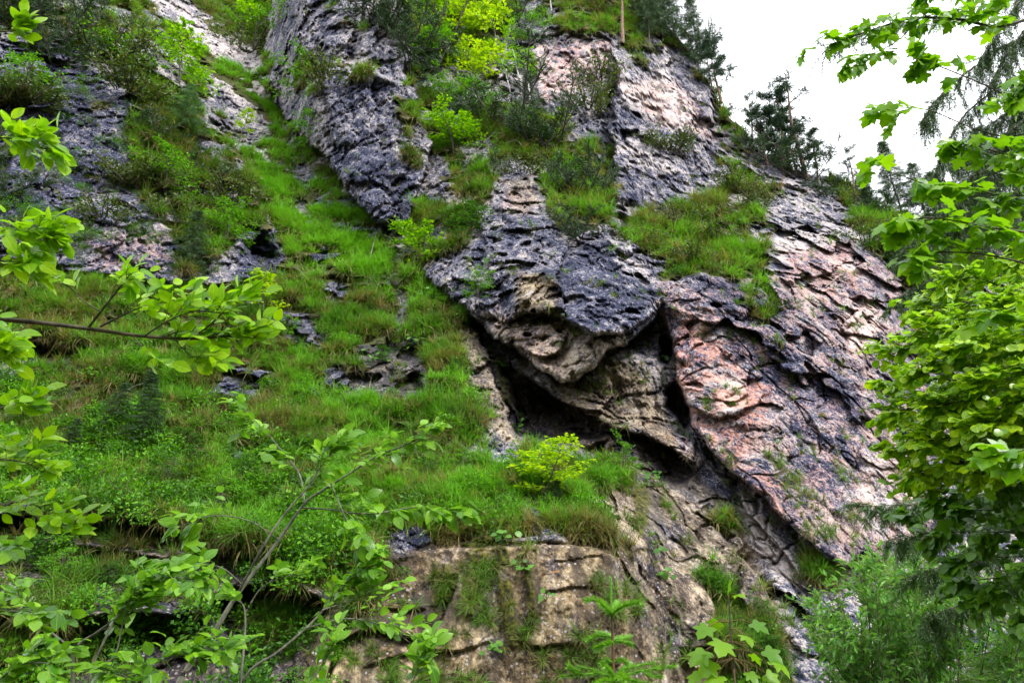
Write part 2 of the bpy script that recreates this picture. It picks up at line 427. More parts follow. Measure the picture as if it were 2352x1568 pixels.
TONE = [
    ([(-300, 1180), (430, 1210), (800, 1330), (760, 1740), (-300, 1740)], 0.25),
    ([(1505, 640), (1700, 640), (2140, 560), (2150, 1290), (1940, 1310), (1750, 1150), (1570, 960)], 0.46),
    ([(700, 1300), (890, 1290), (1000, 1240), (1440, 1250), (1560, 1450), (1580, 1740), (700, 1740)], 0.42),
    ([(1380, 1050), (1480, 1060), (1700, 1230), (1790, 1380), (1840, 1740), (1540, 1740), (1440, 1270)], 0.55),
    ([(760, 330), (900, 330), (950, 470), (905, 550), (830, 490)], 0.18),
    ([(745, 180), (930, 200), (950, 330), (760, 330)], 0.3),
    ([(615, -240), (780, -240), (760, 100), (640, 120)], 0.36),
    ([(-300, 60), (180, 120), (300, 220), (300, 420), (120, 480), (-300, 440)], 0.2),
    ([(-300, 440), (120, 480), (300, 420), (380, 520), (390, 620), (-300, 620)], 0.3),
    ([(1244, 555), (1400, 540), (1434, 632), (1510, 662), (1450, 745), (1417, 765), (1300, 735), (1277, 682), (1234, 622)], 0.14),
    ([(1040, 520), (1240, 470), (1400, 540), (1250, 620), (1200, 640), (1100, 640)], 0.4),
    ([(1000, 640), (1150, 640), (1200, 700), (1180, 760), (1100, 740)], 0.35),
    ([(1205, 632), (1270, 640), (1275, 700), (1195, 700)], 0.8),
    ([(1280, 800), (1380, 790), (1370, 840), (1300, 860)], 0.55),
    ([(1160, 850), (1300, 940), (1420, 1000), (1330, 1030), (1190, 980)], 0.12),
    ([(1350, 400), (1560, 400), (1580, 460), (1420, 500)], 0.36),
    ([(1424, 200), (1500, 180), (1525, 100), (1560, 190), (1640, 300), (1570, 300), (1500, 265), (1440, 240)], 0.82),
    ([(1220, 100), (1390, 90), (1400, 160), (1330, 210), (1240, 220)], 0.62),
    ([(1560, 130), (1620, 190), (1650, 300), (1600, 280), (1560, 200)], 0.42),
    ([(1240, 240), (1420, 230), (1440, 330), (1330, 330)], 0.4),
    ([(1570, 620), (1640, 640), (1800, 700), (1820, 860), (1740, 880), (1660, 760), (1580, 700)], 0.25),
    ([(1800, 880), (1930, 860), (2030, 1000), (1980, 1080), (1850, 1000)], 0.32),
    ([(1940, 710), (2010, 700), (2010, 800), (1950, 820)], 0.95),
    ([(1640, 870), (1700, 860), (1720, 940), (1640, 950)], 0.9),
    ([(1780, 560), (1930, 540), (2000, 640), (1850, 700)], 0.62),
    ([(1700, 1000), (1850, 1050), (2000, 1150), (1960, 1250), (1800, 1150)], 0.55),
    ([(1990, 1050), (2110, 1040), (2130, 1240), (2010, 1260), (1950, 1180)], 0.75),
    ([(1690, 1130), (1750, 1180), (1800, 1260), (1870, 1340), (1790, 1330), (1720, 1240)], 0.85),
    ([(1440, 1000), (1560, 1040), (1700, 1130), (1690, 1200), (1560, 1120), (1480, 1060)], 0.3),
    ([(335, -20), (600, 100), (612, 320), (400, 80)], 0.72),
    ([(800, 780), (990, 790), (990, 920), (800, 920)], 0.3),
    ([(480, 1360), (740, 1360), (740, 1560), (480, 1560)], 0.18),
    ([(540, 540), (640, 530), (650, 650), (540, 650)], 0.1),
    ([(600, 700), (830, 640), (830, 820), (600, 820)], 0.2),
    ([(2230, 1420), (2400, 1420), (2400, 1600), (2230, 1600)], 0.3),
    ([(1560, 1520), (1640, 1500), (1700, 1600), (1560, 1640)], 0.9),
]
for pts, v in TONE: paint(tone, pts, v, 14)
PINK = [
    ([(1505, 640), (1700, 640), (2140, 560), (2150, 1290), (1940, 1310), (1750, 1150), (1570, 960)], 0.42),
    ([(1515, 690), (1600, 720), (1660, 800), (1700, 870), (1755, 880), (1760, 940), (1700, 1070), (1640, 1030), (1580, 960), (1545, 850)], 0.95),
    ([(1715, 880), (1760, 890), (1770, 930), (1720, 945)], 1.5),
    ([(1690, 1060), (1800, 1100), (1800, 1190), (1700, 1110)], 0.8),
    ([(1800, 570), (1960, 560), (2000, 680), (1900, 700), (1820, 650)], 0.65),
    ([(1230, 100), (1400, 90), (1400, 190), (1240, 230)], 0.55),
    ([(1420, 190), (1560, 180), (1660, 320), (1500, 280)], 0.4),
    ([(1170, 440), (1220, 450), (1210, 500), (1160, 480)], 0.5),
    ([(1140, 700), (1300, 740), (1320, 860), (1230, 840), (1130, 760)], 0.4),
    ([(200, 520), (380, 520), (380, 620), (210, 620)], 0.35),
    ([(1480, 960), (1570, 1000), (1600, 1060), (1500, 1010)], 0.6),
]
for pts, v in PINK: paint(pink, pts, v * 1.1, 16)
TAN = [
    ([(-300, 1180), (430, 1210), (800, 1330), (760, 1740), (-300, 1740)], 0.55),
    ([(700, 1300), (890, 1290), (1000, 1240), (1440, 1250), (1560, 1450), (1580, 1740), (700, 1740)], 1.0),
    ([(1380, 1050), (1480, 1060), (1700, 1230), (1790, 1380), (1840, 1740), (1540, 1740), (1440, 1270), (1340, 1080)], 0.75),
    ([(1050, 735), (1100, 760), (1195, 1010), (1160, 1010), (1060, 860)], 0.7),
    ([(1190, 625), (1280, 640), (1290, 720), (1190, 720)], 0.85),
    ([(1100, 720), (1300, 740), (1440, 770), (1400, 860), (1300, 885), (1200, 830)], 0.5),
    ([(1290, 880), (1420, 820), (1520, 900), (1560, 1040), (1400, 990), (1280, 920)], 0.75),
    ([(1160, 850), (1300, 930), (1420, 1000), (1420, 1060), (1300, 1030), (1190, 980)], 0.6),
    ([(1440, 990), (1560, 1040), (1700, 1180), (1560, 1120), (1470, 1060)], 0.65),
    ([(800, 780), (990, 790), (1060, 900), (990, 1020), (800, 920)], 0.4),
    ([(140, 1262), (300, 1264), (300, 1295), (140, 1292)], 1.0),
    ([(1160, 420), (1220, 400), (1240, 480), (1180, 500)], 0.5),
]
for pts, v in TAN: paint(tan, pts, v, 14)
MOSS = [
    ([(1060, 1270), (1110, 1270), (1105, 1350), (1090, 1420), (1065, 1420), (1070, 1330)], 1.0),
    ([(1135, 1330), (1165, 1330), (1190, 1440), (1200, 1495), (1180, 1500), (1150, 1430)], 1.0),
    ([(1060, 1215), (1140, 1210), (1150, 1250), (1080, 1270), (1040, 1240)], 1.0),
    ([(1130, 1240), (1160, 1250), (1175, 1310), (1140, 1300)], 1.0),
    ([(990, 1290), (1030, 1300), (1030, 1380), (990, 1400)], 0.8),
    ([(1200, 1290), (1225, 1300), (1235, 1450), (1215, 1440)], 0.9),
    ([(955, 1520), (1000, 1530), (1000, 1570), (960, 1560)], 0.8),
    ([(1455, 1110), (1480, 1110), (1490, 1150), (1480, 1210), (1455, 1220), (1450, 1160)], 1.0),
    ([(900, 600), (935, 600), (930, 640), (905, 640)], 0.9),
    ([(920, 715), (960, 715), (950, 745), (915, 745)], 0.9),
    ([(1140, 820), (1165, 830), (1180, 940), (1155, 930)], 0.9),
    ([(960, 950), (1060, 960), (1080, 1000), (980, 990)], 0.7),
    ([(1070, 1110), (1140, 1130), (1130, 1190), (1090, 1160)], 0.8),
    ([(200, 225), (255, 235), (255, 262), (205, 258)], 0.8),
]
for pts, v in MOSS: paint(moss, pts, v, 7)
WET = [([(815, 795), (900, 800), (975, 820), (970, 905), (890, 890), (825, 840)], 0.8),
       ([(895, 575), (925, 575), (918, 650), (935, 700), (925, 760), (905, 815), (890, 800), (905, 740), (912, 700), (895, 640)], 1.0),
       ([(1440, 990), (1560, 1040), (1720, 1180), (1700, 1220), (1560, 1120), (1470, 1060)], 0.8),
       ([(620, 720), (745, 770), (740, 805), (640, 780)], 0.7),
       ([(1460, 1080), (1500, 1100), (1530, 1240), (1505, 1300), (1480, 1220)], 0.7),
       ([(960, 1380), (1040, 1330), (1060, 1460), (970, 1480)], 0.5)]
for pts, v in WET: paint(wet, pts, v, 8)

# break the turf up: bare rock on steep noses, tufts on ledges in the rock
P1 = world(px, py, D)
nz = fbm(P1 * np.array([0.55, 0.3, 0.7]), 4, 0.6, 31)
edge = 1 - np.abs(grass * 2 - 1)
grass = np.clip(grass + 0.5 * edge * nz, 0, 1)
leftbluff = sstep(-30, 40, sdpoly(px, py, [(-300, -240), (250, -240), (330, 100), (500, 290), (630, 520), (640, 600), (540, 660), (0, 610), (-300, 600)]))
grass = np.clip(grass - leftbluff * 0.8 * sstep(0.15, 0.6, fbm(P1 * 0.6, 3, 0.55, 35)), 0, 1)
upper = sstep(40, -60, np.abs(px - 1450) - 420) * sstep(640, 560, py) * (1 - grass)
grass = np.clip(grass + upper * 0.6 * sstep(0.42, 0.65, fbm(P1 * np.array([0.5, 0.3, 0.8]), 4, 0.6, 37)), 0, 1)
ribs = sstep(0.30, 0.50, fbm(P1 * np.array([0.5, 0.35, 0.4]), 3, 0.6, 39))
grass = np.clip(grass - 0.9 * ribs, 0, 1)
tone = np.where((px < 1000) & (py > 450), tone * (1 - ribs) + 0.22 * ribs, tone)
for pts, v in BARE: paint(grass, pts, np.minimum(v, 0.5), 8)

# ------------------------------------------------------------------ relief
rockm = 1 - sstep(0.25, 0.75, grass)
wallreg = sstep(-10, 10, sdpoly(px, py, [(700, 1300), (890, 1290), (1000, 1240), (1440, 1250), (1560, 1450), (1580, 1740), (650, 1740)]))
def rotated(p, ang):
    c, s = math.cos(ang), math.sin(ang)
    return np.stack([p[:, 0] * c - p[:, 2] * s, p[:, 1], p[:, 0] * s + p[:, 2] * c], 1)
redreg = inpoly(jx, jy, [(1515, 690), (1560, 640), (1760, 540), (2050, 480), (2700, 380), (2700, 1740), (1560, 1740), (1440, 1280), (1380, 1050), (1450, 1000), (1600, 1060), (1548, 850)])
Pb = np.where(wallreg[:, None] > 0.5, rotated(P1, 0.06) * np.array([0.8, 1, 1.15]), np.where(redreg[:, None], rotated(P1, 0.95) * np.array([0.9, 1, 1.15]), rotated(P1, -0.12) * np.array([1.15, 1, 0.62])))
warp = np.stack([fbm(P1 * 0.7, 2, 0.5, 41), fbm(P1 * 0.7, 2, 0.5, 43), fbm(P1 * 0.7, 2, 0.5, 45)], 1)
disp = np.zeros(N)
for sc, amp, tilt, crack, sd_, aniso in ((0.125, 0.30, 0.75, 0.06, 5, (1, 1, 1)), (0.33, 0.15, 0.20, 0.08, 1, (1, 1, 1)), (0.95, 0.06, 0.06, 0.05, 2, (1, 1, 1)), (2.6, 0.06, 0.035, 0.02, 3, (1, 1, 1)), (6.0, 0.03, 0.02, 0.01, 4, (1, 1, 1))):
    q = (Pb + 0.5 / sc * 0.6 * warp) * sc * np.array(aniso)
    F1, F2, r, v = worley(q, sd_)
    blk = (r[:, 0] - 0.5) * 2 * amp + tilt * ((r[:, 1] - 0.5) * v[:, 0] + (r[:, 2] - 0.55) * v[:, 2] * 1.3)
    if sd_ == 3: blk = blk + 0.10 * (0.55 - F1) * sstep(-0.15, 0.35, fbm(P1 * 0.45, 3, 0.6, 151))
    disp += (blk - crack * (1 - 0.85 * wallreg) * (1 - sstep(0.0, 0.16, F2 - F1))) * rockm * (1 - 0.7 * wallreg) * np.where(redreg & (sd_ != 5), 0.62, 1.0)
disp += rockm * ((0.17 - 0.08 * wallreg) * fbm(Pb * 0.45, 6, 0.54, 51) + 0.03 * (0.6 - np.abs(fbm(P1 * 1.9, 4, 0.65, 55))))
# joint sets: long cracks with the blocks on either side slightly offset
for (a, c, fr, sd2) in ((0.95, 0.30, 0.34, 161), (-0.55, 0.83, 0.42, 163), (0.80, -0.60, 0.22, 165)):
    q = (P1[:, 0] * a + P1[:, 2] * c) * fr + 0.30 * fbm(P1 * 0.5, 3, 0.5, sd2)
    k = np.floor(q); d = np.minimum(q - k, 1 - (q - k)) / fr
    on = sstep(-0.05, 0.25, fbm(P1 * 0.22, 2, 0.5, sd2 + 20)) * rockm * (1 - 0.9 * wallreg)
    off = np.sin(k * 12.9898 + sd2) * 0.16
    disp += on * (off - 0.22 * (1 - sstep(0.0, 0.10, d)))
grassm = 1 - rockm
hum = np.abs(fbm(P1 * np.array([0.75, 0.5, 0.9]), 3, 0.5, 61))
gullyreg = sstep(-20, 40, sdpoly(px, py, [(330, -200), (640, -200), (640, 240), (760, 400), (900, 550), (960, 640), (640, 520), (500, 280)]))
disp += grassm * ((0.95 - 0.7 * gullyreg) * (0.45 - hum) + 0.12 * fbm(P1 * 2.2, 3, 0.6, 65))
disp += leftbluff * grassm * 0.8 * fbm(P1 * np.array([0.5, 0.4, 0.7]), 3, 0.6, 67)
disp += 0.10 * moss * fbm(P1 * np.array([3, 3, 1.0]), 3, 0.6, 71) + 0.12 * moss
D = D - disp * np.clip(D / 20.0, 0.75, 1.5)
DG = D.reshape(NY, NX)
POS = world(px, py, D)

def sample(grid, x, y):
    fx = np.clip((np.asarray(x, float) + 260) / (2612 + 260) * (NX - 1), 0, NX - 1.001)
    top = np.interp(x, GX, TOP)
    ft = np.clip((BOT - np.asarray(y, float)) / (BOT - top) * (NY - 1), 0, NY - 1.001)
    i = fx.astype(int); j = ft.astype(int); a = fx - i; b = ft - j
    g = grid.reshape(NY, NX)
    return (g[j, i] * (1 - a) + g[j, i + 1] * a) * (1 - b) + (g[j + 1, i] * (1 - a) + g[j + 1, i + 1] * a) * b

def surf(x, y, lift=0.0):
    d = float(sample(D, np.array([float(x)]), np.array([float(y)]))[0])
    return at(x, y, d - lift)

# normals of the whole sheet
PG = POS.reshape(NY, NX, 3)
NG = np.cross(np.gradient(PG, axis=1), np.gradient(PG, axis=0))
NG /= np.linalg.norm(NG, axis=2, keepdims=True) + 1e-9
if NG[:, :, 1].mean() > 0: NG = -NG
# ------------------------------------------------------------------ materials
def new_mat(name):
    m = bpy.data.materials.new(name); m.use_nodes = True
    nt = m.node_tree; nt.nodes.clear()
    out = nt.nodes.new('ShaderNodeOutputMaterial')
    return m, nt, out

class NB:
    """small node builder"""
    def __init__(s, nt): s.nt = nt
    def n(s, t, **kw):
        x = s.nt.nodes.new(t)
        for k, v in kw.items(): setattr(x, k, v)
        return x
    def lk(s, a, b): s.nt.links.new(a, b)
    def put(s, sock, v):
        if hasattr(v, 'links'): s.lk(v, sock)
        elif v is not None: sock.default_value = v
    def attr(s, name, kind='GEOMETRY'):
        x = s.n('ShaderNodeAttribute', attribute_name=name, attribute_type=kind); return x.outputs['Fac']
    def noise(s, vec, scale, detail=4, rough=0.55, dist=0.0):
        x = s.n('ShaderNodeTexNoise'); s.lk(vec, x.inputs['Vector'])
        x.inputs['Scale'].default_value = scale; x.inputs['Detail'].default_value = detail
        x.inputs['Roughness'].default_value = rough; x.inputs['Distortion'].default_value = dist
        return x.outputs['Fac']
    def voro(s, vec, scale, feature='F1'):
        x = s.n('ShaderNodeTexVoronoi', feature=feature); s.lk(vec, x.inputs['Vector']); x.inputs['Scale'].default_value = scale
        return x.outputs['Distance']
    def mapping(s, vec, scale=(1, 1, 1), rot=(0, 0, 0)):
        x = s.n('ShaderNodeMapping'); s.lk(vec, x.inputs[0]); x.inputs['Scale'].default_value = scale; x.inputs['Rotation'].default_value = rot
        return x.outputs[0]
    def math(s, op, a, b=None, c=None, clamp=False):
        x = s.n('ShaderNodeMath', operation=op, use_clamp=clamp)
        s.put(x.inputs[0], a)
        if b is not None: s.put(x.inputs[1], b)
        if c is not None: s.put(x.inputs[2], c)
        return x.outputs[0]
    def step(s, v, a, b):
        x = s.n('ShaderNodeMapRange', interpolation_type='SMOOTHSTEP'); s.put(x.inputs[0], v)
        x.inputs[1].default_value = a; x.inputs[2].default_value = b
        return x.outputs[0]
    def mix(s, f, a, b, blend='MIX'):
        x = s.n('ShaderNodeMix', data_type='RGBA', blend_type=blend)
        s.put(x.inputs[0], f)
        for i, v in ((6, a), (7, b)):
            if isinstance(v, tuple): x.inputs[i].default_value = v + (1,) if len(v) == 3 else v
            else: s.lk(v, x.inputs[i])
        return x.outputs[2]

def rock_material():
    m, nt, out = new_mat('mountain_rock'); b = NB(nt)
    pos = b.n('ShaderNodeTexCoord').outputs['Object']
    tone, pink, tan_ = b.attr('tone'), b.attr('pink'), b.attr('tan')
    grass_, moss_, wet_ = b.attr('grass'), b.attr('moss'), b.attr('wet')
    bed = b.mapping(pos, (1.0, 1.0, 0.8), (0, 0.3, 0))
    big = b.noise(bed, 0.42, 6, 0.62, 0.6)
    mid = b.noise(bed, 2.2, 8, 0.68, 0.4)
    fine = b.noise(pos, 9.0, 6, 0.7)
    streak = b.noise(b.mapping(pos, (2.6, 2.6, 0.20)), 1.0, 5, 0.6, 0.3)
    # lightness: tone of the place, mottled on three scales
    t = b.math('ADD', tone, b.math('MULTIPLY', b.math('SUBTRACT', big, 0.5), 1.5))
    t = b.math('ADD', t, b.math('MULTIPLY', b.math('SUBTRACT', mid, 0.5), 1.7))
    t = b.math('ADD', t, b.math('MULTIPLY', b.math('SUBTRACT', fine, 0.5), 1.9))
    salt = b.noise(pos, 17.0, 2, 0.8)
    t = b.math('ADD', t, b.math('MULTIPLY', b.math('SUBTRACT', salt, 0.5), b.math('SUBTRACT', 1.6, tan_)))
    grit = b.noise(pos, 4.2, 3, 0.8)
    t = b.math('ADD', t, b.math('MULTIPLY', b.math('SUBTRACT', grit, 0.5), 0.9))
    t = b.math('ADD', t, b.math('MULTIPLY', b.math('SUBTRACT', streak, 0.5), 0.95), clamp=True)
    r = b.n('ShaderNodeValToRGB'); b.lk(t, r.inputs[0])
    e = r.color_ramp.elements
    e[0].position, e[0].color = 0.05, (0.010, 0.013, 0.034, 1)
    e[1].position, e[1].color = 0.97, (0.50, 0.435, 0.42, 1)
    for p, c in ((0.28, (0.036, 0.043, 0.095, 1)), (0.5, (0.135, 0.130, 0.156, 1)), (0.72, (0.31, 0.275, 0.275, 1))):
        x = e.new(p); x.color = c
    col = r.outputs[0]
    # red and pink rock shows on the lighter, lichen-free patches
    pn = b.noise(bed, 1.5, 8, 0.72, 0.8)
    pk = b.math('MULTIPLY', pink, b.step(pn, 0.42, 0.56))
    pk = b.math('MULTIPLY', pk, b.step(t, 0.14, 0.48), clamp=True)
    col = b.mix(pk, col, b.mix(t, (0.17, 0.045, 0.032), (0.56, 0.325, 0.27)))
    # buff rock of the overhang and the lower wall
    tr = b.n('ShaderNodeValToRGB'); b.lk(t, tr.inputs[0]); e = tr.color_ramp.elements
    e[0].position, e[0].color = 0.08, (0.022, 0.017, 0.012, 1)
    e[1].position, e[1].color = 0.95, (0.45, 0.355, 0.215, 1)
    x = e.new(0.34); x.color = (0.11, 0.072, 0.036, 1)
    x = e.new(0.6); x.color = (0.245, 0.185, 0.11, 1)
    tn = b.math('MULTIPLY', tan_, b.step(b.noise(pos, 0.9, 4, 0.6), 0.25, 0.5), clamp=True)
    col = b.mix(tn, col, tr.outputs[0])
    stain = b.step(b.noise(b.mapping(pos, (2.2, 2.2, 0.13)), 1.0, 5, 0.65), 0.46, 0.60)
    stain = b.math('MULTIPLY', stain, b.math('MULTIPLY', tan_, 0.88, clamp=True))
    col = b.mix(stain, col, (0.055, 0.042, 0.032))
    # rusty and yellow lichen spots, pale specks
    lich = b.step(b.noise(b.mapping(pos, (1.4, 1.4, 0.7)), 1.7, 3, 0.6), 0.68, 0.74)
    col = b.mix(b.math('MULTIPLY', lich, b.math('MULTIPLY', tan_, 0.55, clamp=True)), col, (0.36, 0.17, 0.03))
    speck = b.step(b.voro(pos, 8.0), 0.27, 0.17)
    speck = b.math('MULTIPLY', speck, b.step(b.noise(pos, 1.3, 3), 0.42, 0.58))
    col = b.mix(b.math('MULTIPLY', speck, 0.7), col, (0.46, 0.44, 0.46))
    wetf = b.math('MULTIPLY', wet_, b.step(b.noise(pos, 1.6, 3), 0.3, 0.5))
    col = b.mix(b.math('MULTIPLY', wetf, 0.65), col, (0.030, 0.026, 0.026))
    # crevice-dwelling algae and moss cushions
    mossn = b.noise(pos, 7.0, 5, 0.7)
    mcol = b.mix(b.step(mossn, 0.4, 0.65), (0.016, 0.018, 0.005), (0.12, 0.11, 0.012))
    col = b.mix(b.math('MULTIPLY', moss_, b.step(b.noise(pos, 2.5, 4), 0.18, 0.34), clamp=True), col, mcol)
    thin = b.math('MULTIPLY', b.step(b.noise(pos, 1.9, 6, 0.65), 0.60, 0.70), 0.55)
    thin = b.math('MULTIPLY', thin, b.step(b.n('ShaderNodeSeparateXYZ').outputs[2], -1, 1)) if False else thin
    col = b.mix(thin, col, (0.05, 0.06, 0.02))
    # soil and thatch under the grass
    gn = b.noise(pos, 3.0, 5, 0.65)
    gcol = b.mix(b.step(gn, 0.35, 0.62), (0.014, 0.016, 0.006), (0.065, 0.075, 0.016))
    gcol = b.mix(b.step(b.noise(pos, 0.9, 4, 0.6), 0.52, 0.66), gcol, (0.12, 0.08, 0.035))
    gf = b.step(b.math('ADD', grass_, b.math('MULTIPLY', b.math('SUBTRACT', mid, 0.5), 0.8)), 0.40, 0.60)
    col = b.mix(gf, col, gcol)
    bsdf = b.n('ShaderNodeBsdfPrincipled')
    b.lk(col, bsdf.inputs['Base Color'])
    rough = b.math('SUBTRACT', 0.9, b.math('MULTIPLY', wetf, 0.55))
    b.lk(rough, bsdf.inputs['Roughness'])
    bsdf.inputs['Specular IOR Level'].default_value = 0.3
    h = b.math('ADD', b.math('MULTIPLY', mid, 0.30), b.math('MULTIPLY', fine, 0.10))
    pit = b.voro(b.mapping(pos, (1, 1, 1.3)), 4.5)
    h = b.math('ADD', h, b.math('MULTIPLY', pit, 0.10))
    h = b.math('ADD', h, b.math('MULTIPLY', b.noise(pos, 22, 3, 0.6), 0.05))
    bump = b.n('ShaderNodeBump'); bump.inputs['Strength'].default_value = 0.95; bump.inputs['Distance'].default_value = 0.55
    b.lk(b.math('MULTIPLY_ADD', b.step(b.noise(pos, 0.5, 3, 0.6), 0.38, 0.62), 0.65, 0.35), bump.inputs['Strength'])
    b.lk(h, bump.inputs['Height']); b.lk(bump.outputs[0], bsdf.inputs['Normal'])
    b.lk(bsdf.outputs[0], out.inputs[0])
    return m

ROCK = rock_material()

def leaf_material(name, dark, light, trans=0.42, sheen=0.35, under=None, rough=0.42, dead=None, instancer=False, veins=False):
    """leaf blade: reflected colour varies leaf by leaf, light passes through it"""
    m, nt, out = new_mat(name); b = NB(nt)
    if instancer:
        rnd = b.attr('tint', 'INSTANCER')
    else:
        g = b.n('ShaderNodeNewGeometry'); oi = b.n('ShaderNodeObjectInfo')
        rnd = b.math('FRACT', b.math('ADD', g.outputs['Random Per Island'], oi.outputs['Random']))
    col = b.mix(rnd, dark, light)
    if dead is not None:
        col = b.mix(b.attr('dead'), col, dead)
    if under is not None:
        g2 = b.n('ShaderNodeNewGeometry')
        col = b.mix(g2.outputs['Backfacing'], col, under)
    p = b.n('ShaderNodeBsdfPrincipled')
    if veins:
        xyz = b.n('ShaderNodeSeparateXYZ'); b.lk(b.n('ShaderNodeTexCoord').outputs['Object'], xyz.inputs[0])
        ay = b.math('ABSOLUTE', xyz.outputs[1])
        side = b.math('SINE', b.math('MULTIPLY', b.math('SUBTRACT', xyz.outputs[0], b.math('MULTIPLY', ay, 0.8)), 62.0))
        v1 = b.math('MULTIPLY', b.step(side, 0.55, 1.0), 0.45)
        v2 = b.step(ay, 0.030, 0.008)
        vn = b.math('MAXIMUM', v1, v2)
        col = b.mix(b.math('MULTIPLY', vn, 0.5), col, (light[0] * 1.5, light[1] * 1.25, light[2] * 4 + 0.01))
        blot = b.noise(b.n('ShaderNodeTexCoord').outputs['Object'], 5.0, 3, 0.6)
        col = b.mix(b.math('MULTIPLY', b.step(blot, 0.55, 0.75), 0.35), col, (dark[0] * 0.7, dark[1] * 0.6, dark[2]))
        bp = b.n('ShaderNodeBump'); bp.inputs['Strength'].default_value = 0.5; bp.inputs['Distance'].default_value = 0.02
        b.lk(b.math('SUBTRACT', 1.0, vn), bp.inputs['Height']); b.lk(bp.outputs[0], p.inputs['Normal'])
    b.lk(col, p.inputs['Base Color'])
    p.inputs['Roughness'].default_value = rough; p.inputs['Specular IOR Level'].default_value = sheen
    tr = b.n('ShaderNodeBsdfTranslucent')
    tcol = b.mix(1.0, col, (1.3, 1.3, 0.45), 'MULTIPLY')
    b.lk(tcol, tr.inputs[0])
    mx = b.n('ShaderNodeMixShader'); mx.inputs[0].default_value = trans
    b.lk(p.outputs[0], mx.inputs[1]); b.lk(tr.outputs[0], mx.inputs[2]); b.lk(mx.outputs[0], out.inputs[0])
    return m

def bark_material(name, c0, c1, scale=18.0, rough=0.85):
    m, nt, out = new_mat(name); b = NB(nt)
    pos = b.n('ShaderNodeTexCoord').outputs['Object']
    n = b.noise(b.mapping(pos, (1, 1, 0.35)), scale, 5, 0.65)
    p = b.n('ShaderNodeBsdfPrincipled')
    b.lk(b.mix(b.step(n, 0.35, 0.65), c0, c1), p.inputs['Base Color'])
    p.inputs['Roughness'].default_value = rough
    bump = b.n('ShaderNodeBump'); bump.inputs['Strength'].default_value = 0.5; bump.inputs['Distance'].default_value = 0.02
    b.lk(n, bump.inputs['Height']); b.lk(bump.outputs[0], p.inputs['Normal'])
    b.lk(p.outputs[0], out.inputs[0])
    return m

# ------------------------------------------------------------------ terrain meshes, one per mass of the mountain
MASS = [
    ('hillside', None),
    ('rocky_bluff', [(-300, -240), (250, -240), (330, 95), (430, 178), (500, 285), (560, 385), (620, 505), (642, 592), (600, 642), (540, 657), (390, 652), (190, 627), (0, 602), (-300, 592)]),
    ('rock_buttress', [(615, -240), (612, 60), (612, 200), (640, 240), (680, 310), (740, 345), (775, 405), (830, 480), (903, 547), (935, 522), (945, 462), (975, 402), (985, 332), (955, 252), (930, 192), (945, 122), (920, 62), (900, -240)]),
    ('upper_cliff', [(1230, -240), (1400, -240), (2700, -240), (2700, 380), (2050, 480), (1900, 520), (1760, 540), (1640, 430), (1460, 500), (1400, 470), (1310, 330), (1230, 250), (1200, 60)]),
    ('overhanging_cliff', [(975, 610), (1000, 650), (1060, 700), (1115, 768), (1170, 830), (1200, 980), (1300, 1050), (1400, 1060), (1560, 1060), (1590, 1085), (1610, 1010), (1575, 950), (1548, 850), (1530, 770), (1515, 690), (1420, 590), (1405, 500), (1370, 530), (1240, 480), (1130, 460), (1060, 570)]),
    ('red_cliff', [(1515, 690), (1530, 770), (1548, 850), (1575, 950), (1610, 1010), (1690, 1085), (1750, 1150), (1830, 1222), (1900, 1280), (1942, 1302), (1965, 1285), (1995, 1262), (2700, 1250), (2700, 380), (2050, 480), (1900, 520), (1760, 540), (1700, 640), (1520, 645), (1420, 590)]),
    ('lower_rock_wall', [(740, 1440), (880, 1300), (1000, 1262), (1250, 1255), (1380, 1268), (1440, 1290), (1500, 1370), (1530, 1450), (1548, 1600), (1560, 1760), (680, 1760)]),
]
fid = np.zeros((NY - 1, NX - 1), int)
cx = (PX[:-1, :-1] + PX[1:, 1:]) / 2; cy = (PY[:-1, :-1] + PY[1:, 1:]) / 2
cj = (jx.reshape(NY, NX)[:-1, :-1] + jx.reshape(NY, NX)[1:, 1:]) / 2
ck = (jy.reshape(NY, NX)[:-1, :-1] + jy.reshape(NY, NX)[1:, 1:]) / 2
for k, (nm, poly) in enumerate(MASS):
    if poly: fid[inpoly(cj, ck, poly)] = k
ATTR = dict(tone=tone, pink=pink, tan=tan, grass=grass, moss=moss, wet=wet)
idx = np.arange(N).reshape(NY, NX)
quads = np.stack([idx[:-1, :-1], idx[:-1, 1:], idx[1:, 1:], idx[1:, :-1]], -1)
NF = NG.reshape(-1, 3)
for k, (nm, poly) in enumerate(MASS):
    q = quads[fid == k]
    u, inv = np.unique(q, return_inverse=True)
    me = mesh_np(nm, POS[u], inv.reshape(-1, 4), ROCK, True, {a: v[u] for a, v in ATTR.items()}, NF[u])
    tag(link(nm, me), kind='structure')
# the back of the crest falls away behind the skyline
top = PG[-1]; rows = [top]
for back, drop in ((1.5, 0.3), (5, 2.0), (12, 7), (30, 24)):
    rows.append(top + np.array([0, back, -drop]))
R_ = np.stack(rows); ny = len(rows)
ii = np.arange(ny * NX).reshape(ny, NX)
qb = np.stack([ii[:-1, :-1], ii[:-1, 1:], ii[1:, 1:], ii[1:, :-1]], -1).reshape(-1, 4)
at_ = {a: np.tile(v.reshape(NY, NX)[-1], ny) for a, v in ATTR.items()}; at_['grass'] = np.ones(ny * NX)
tag(link('hilltop', mesh_np('hilltop', R_.reshape(-1, 3), qb, ROCK, True, at_)), kind='structure')
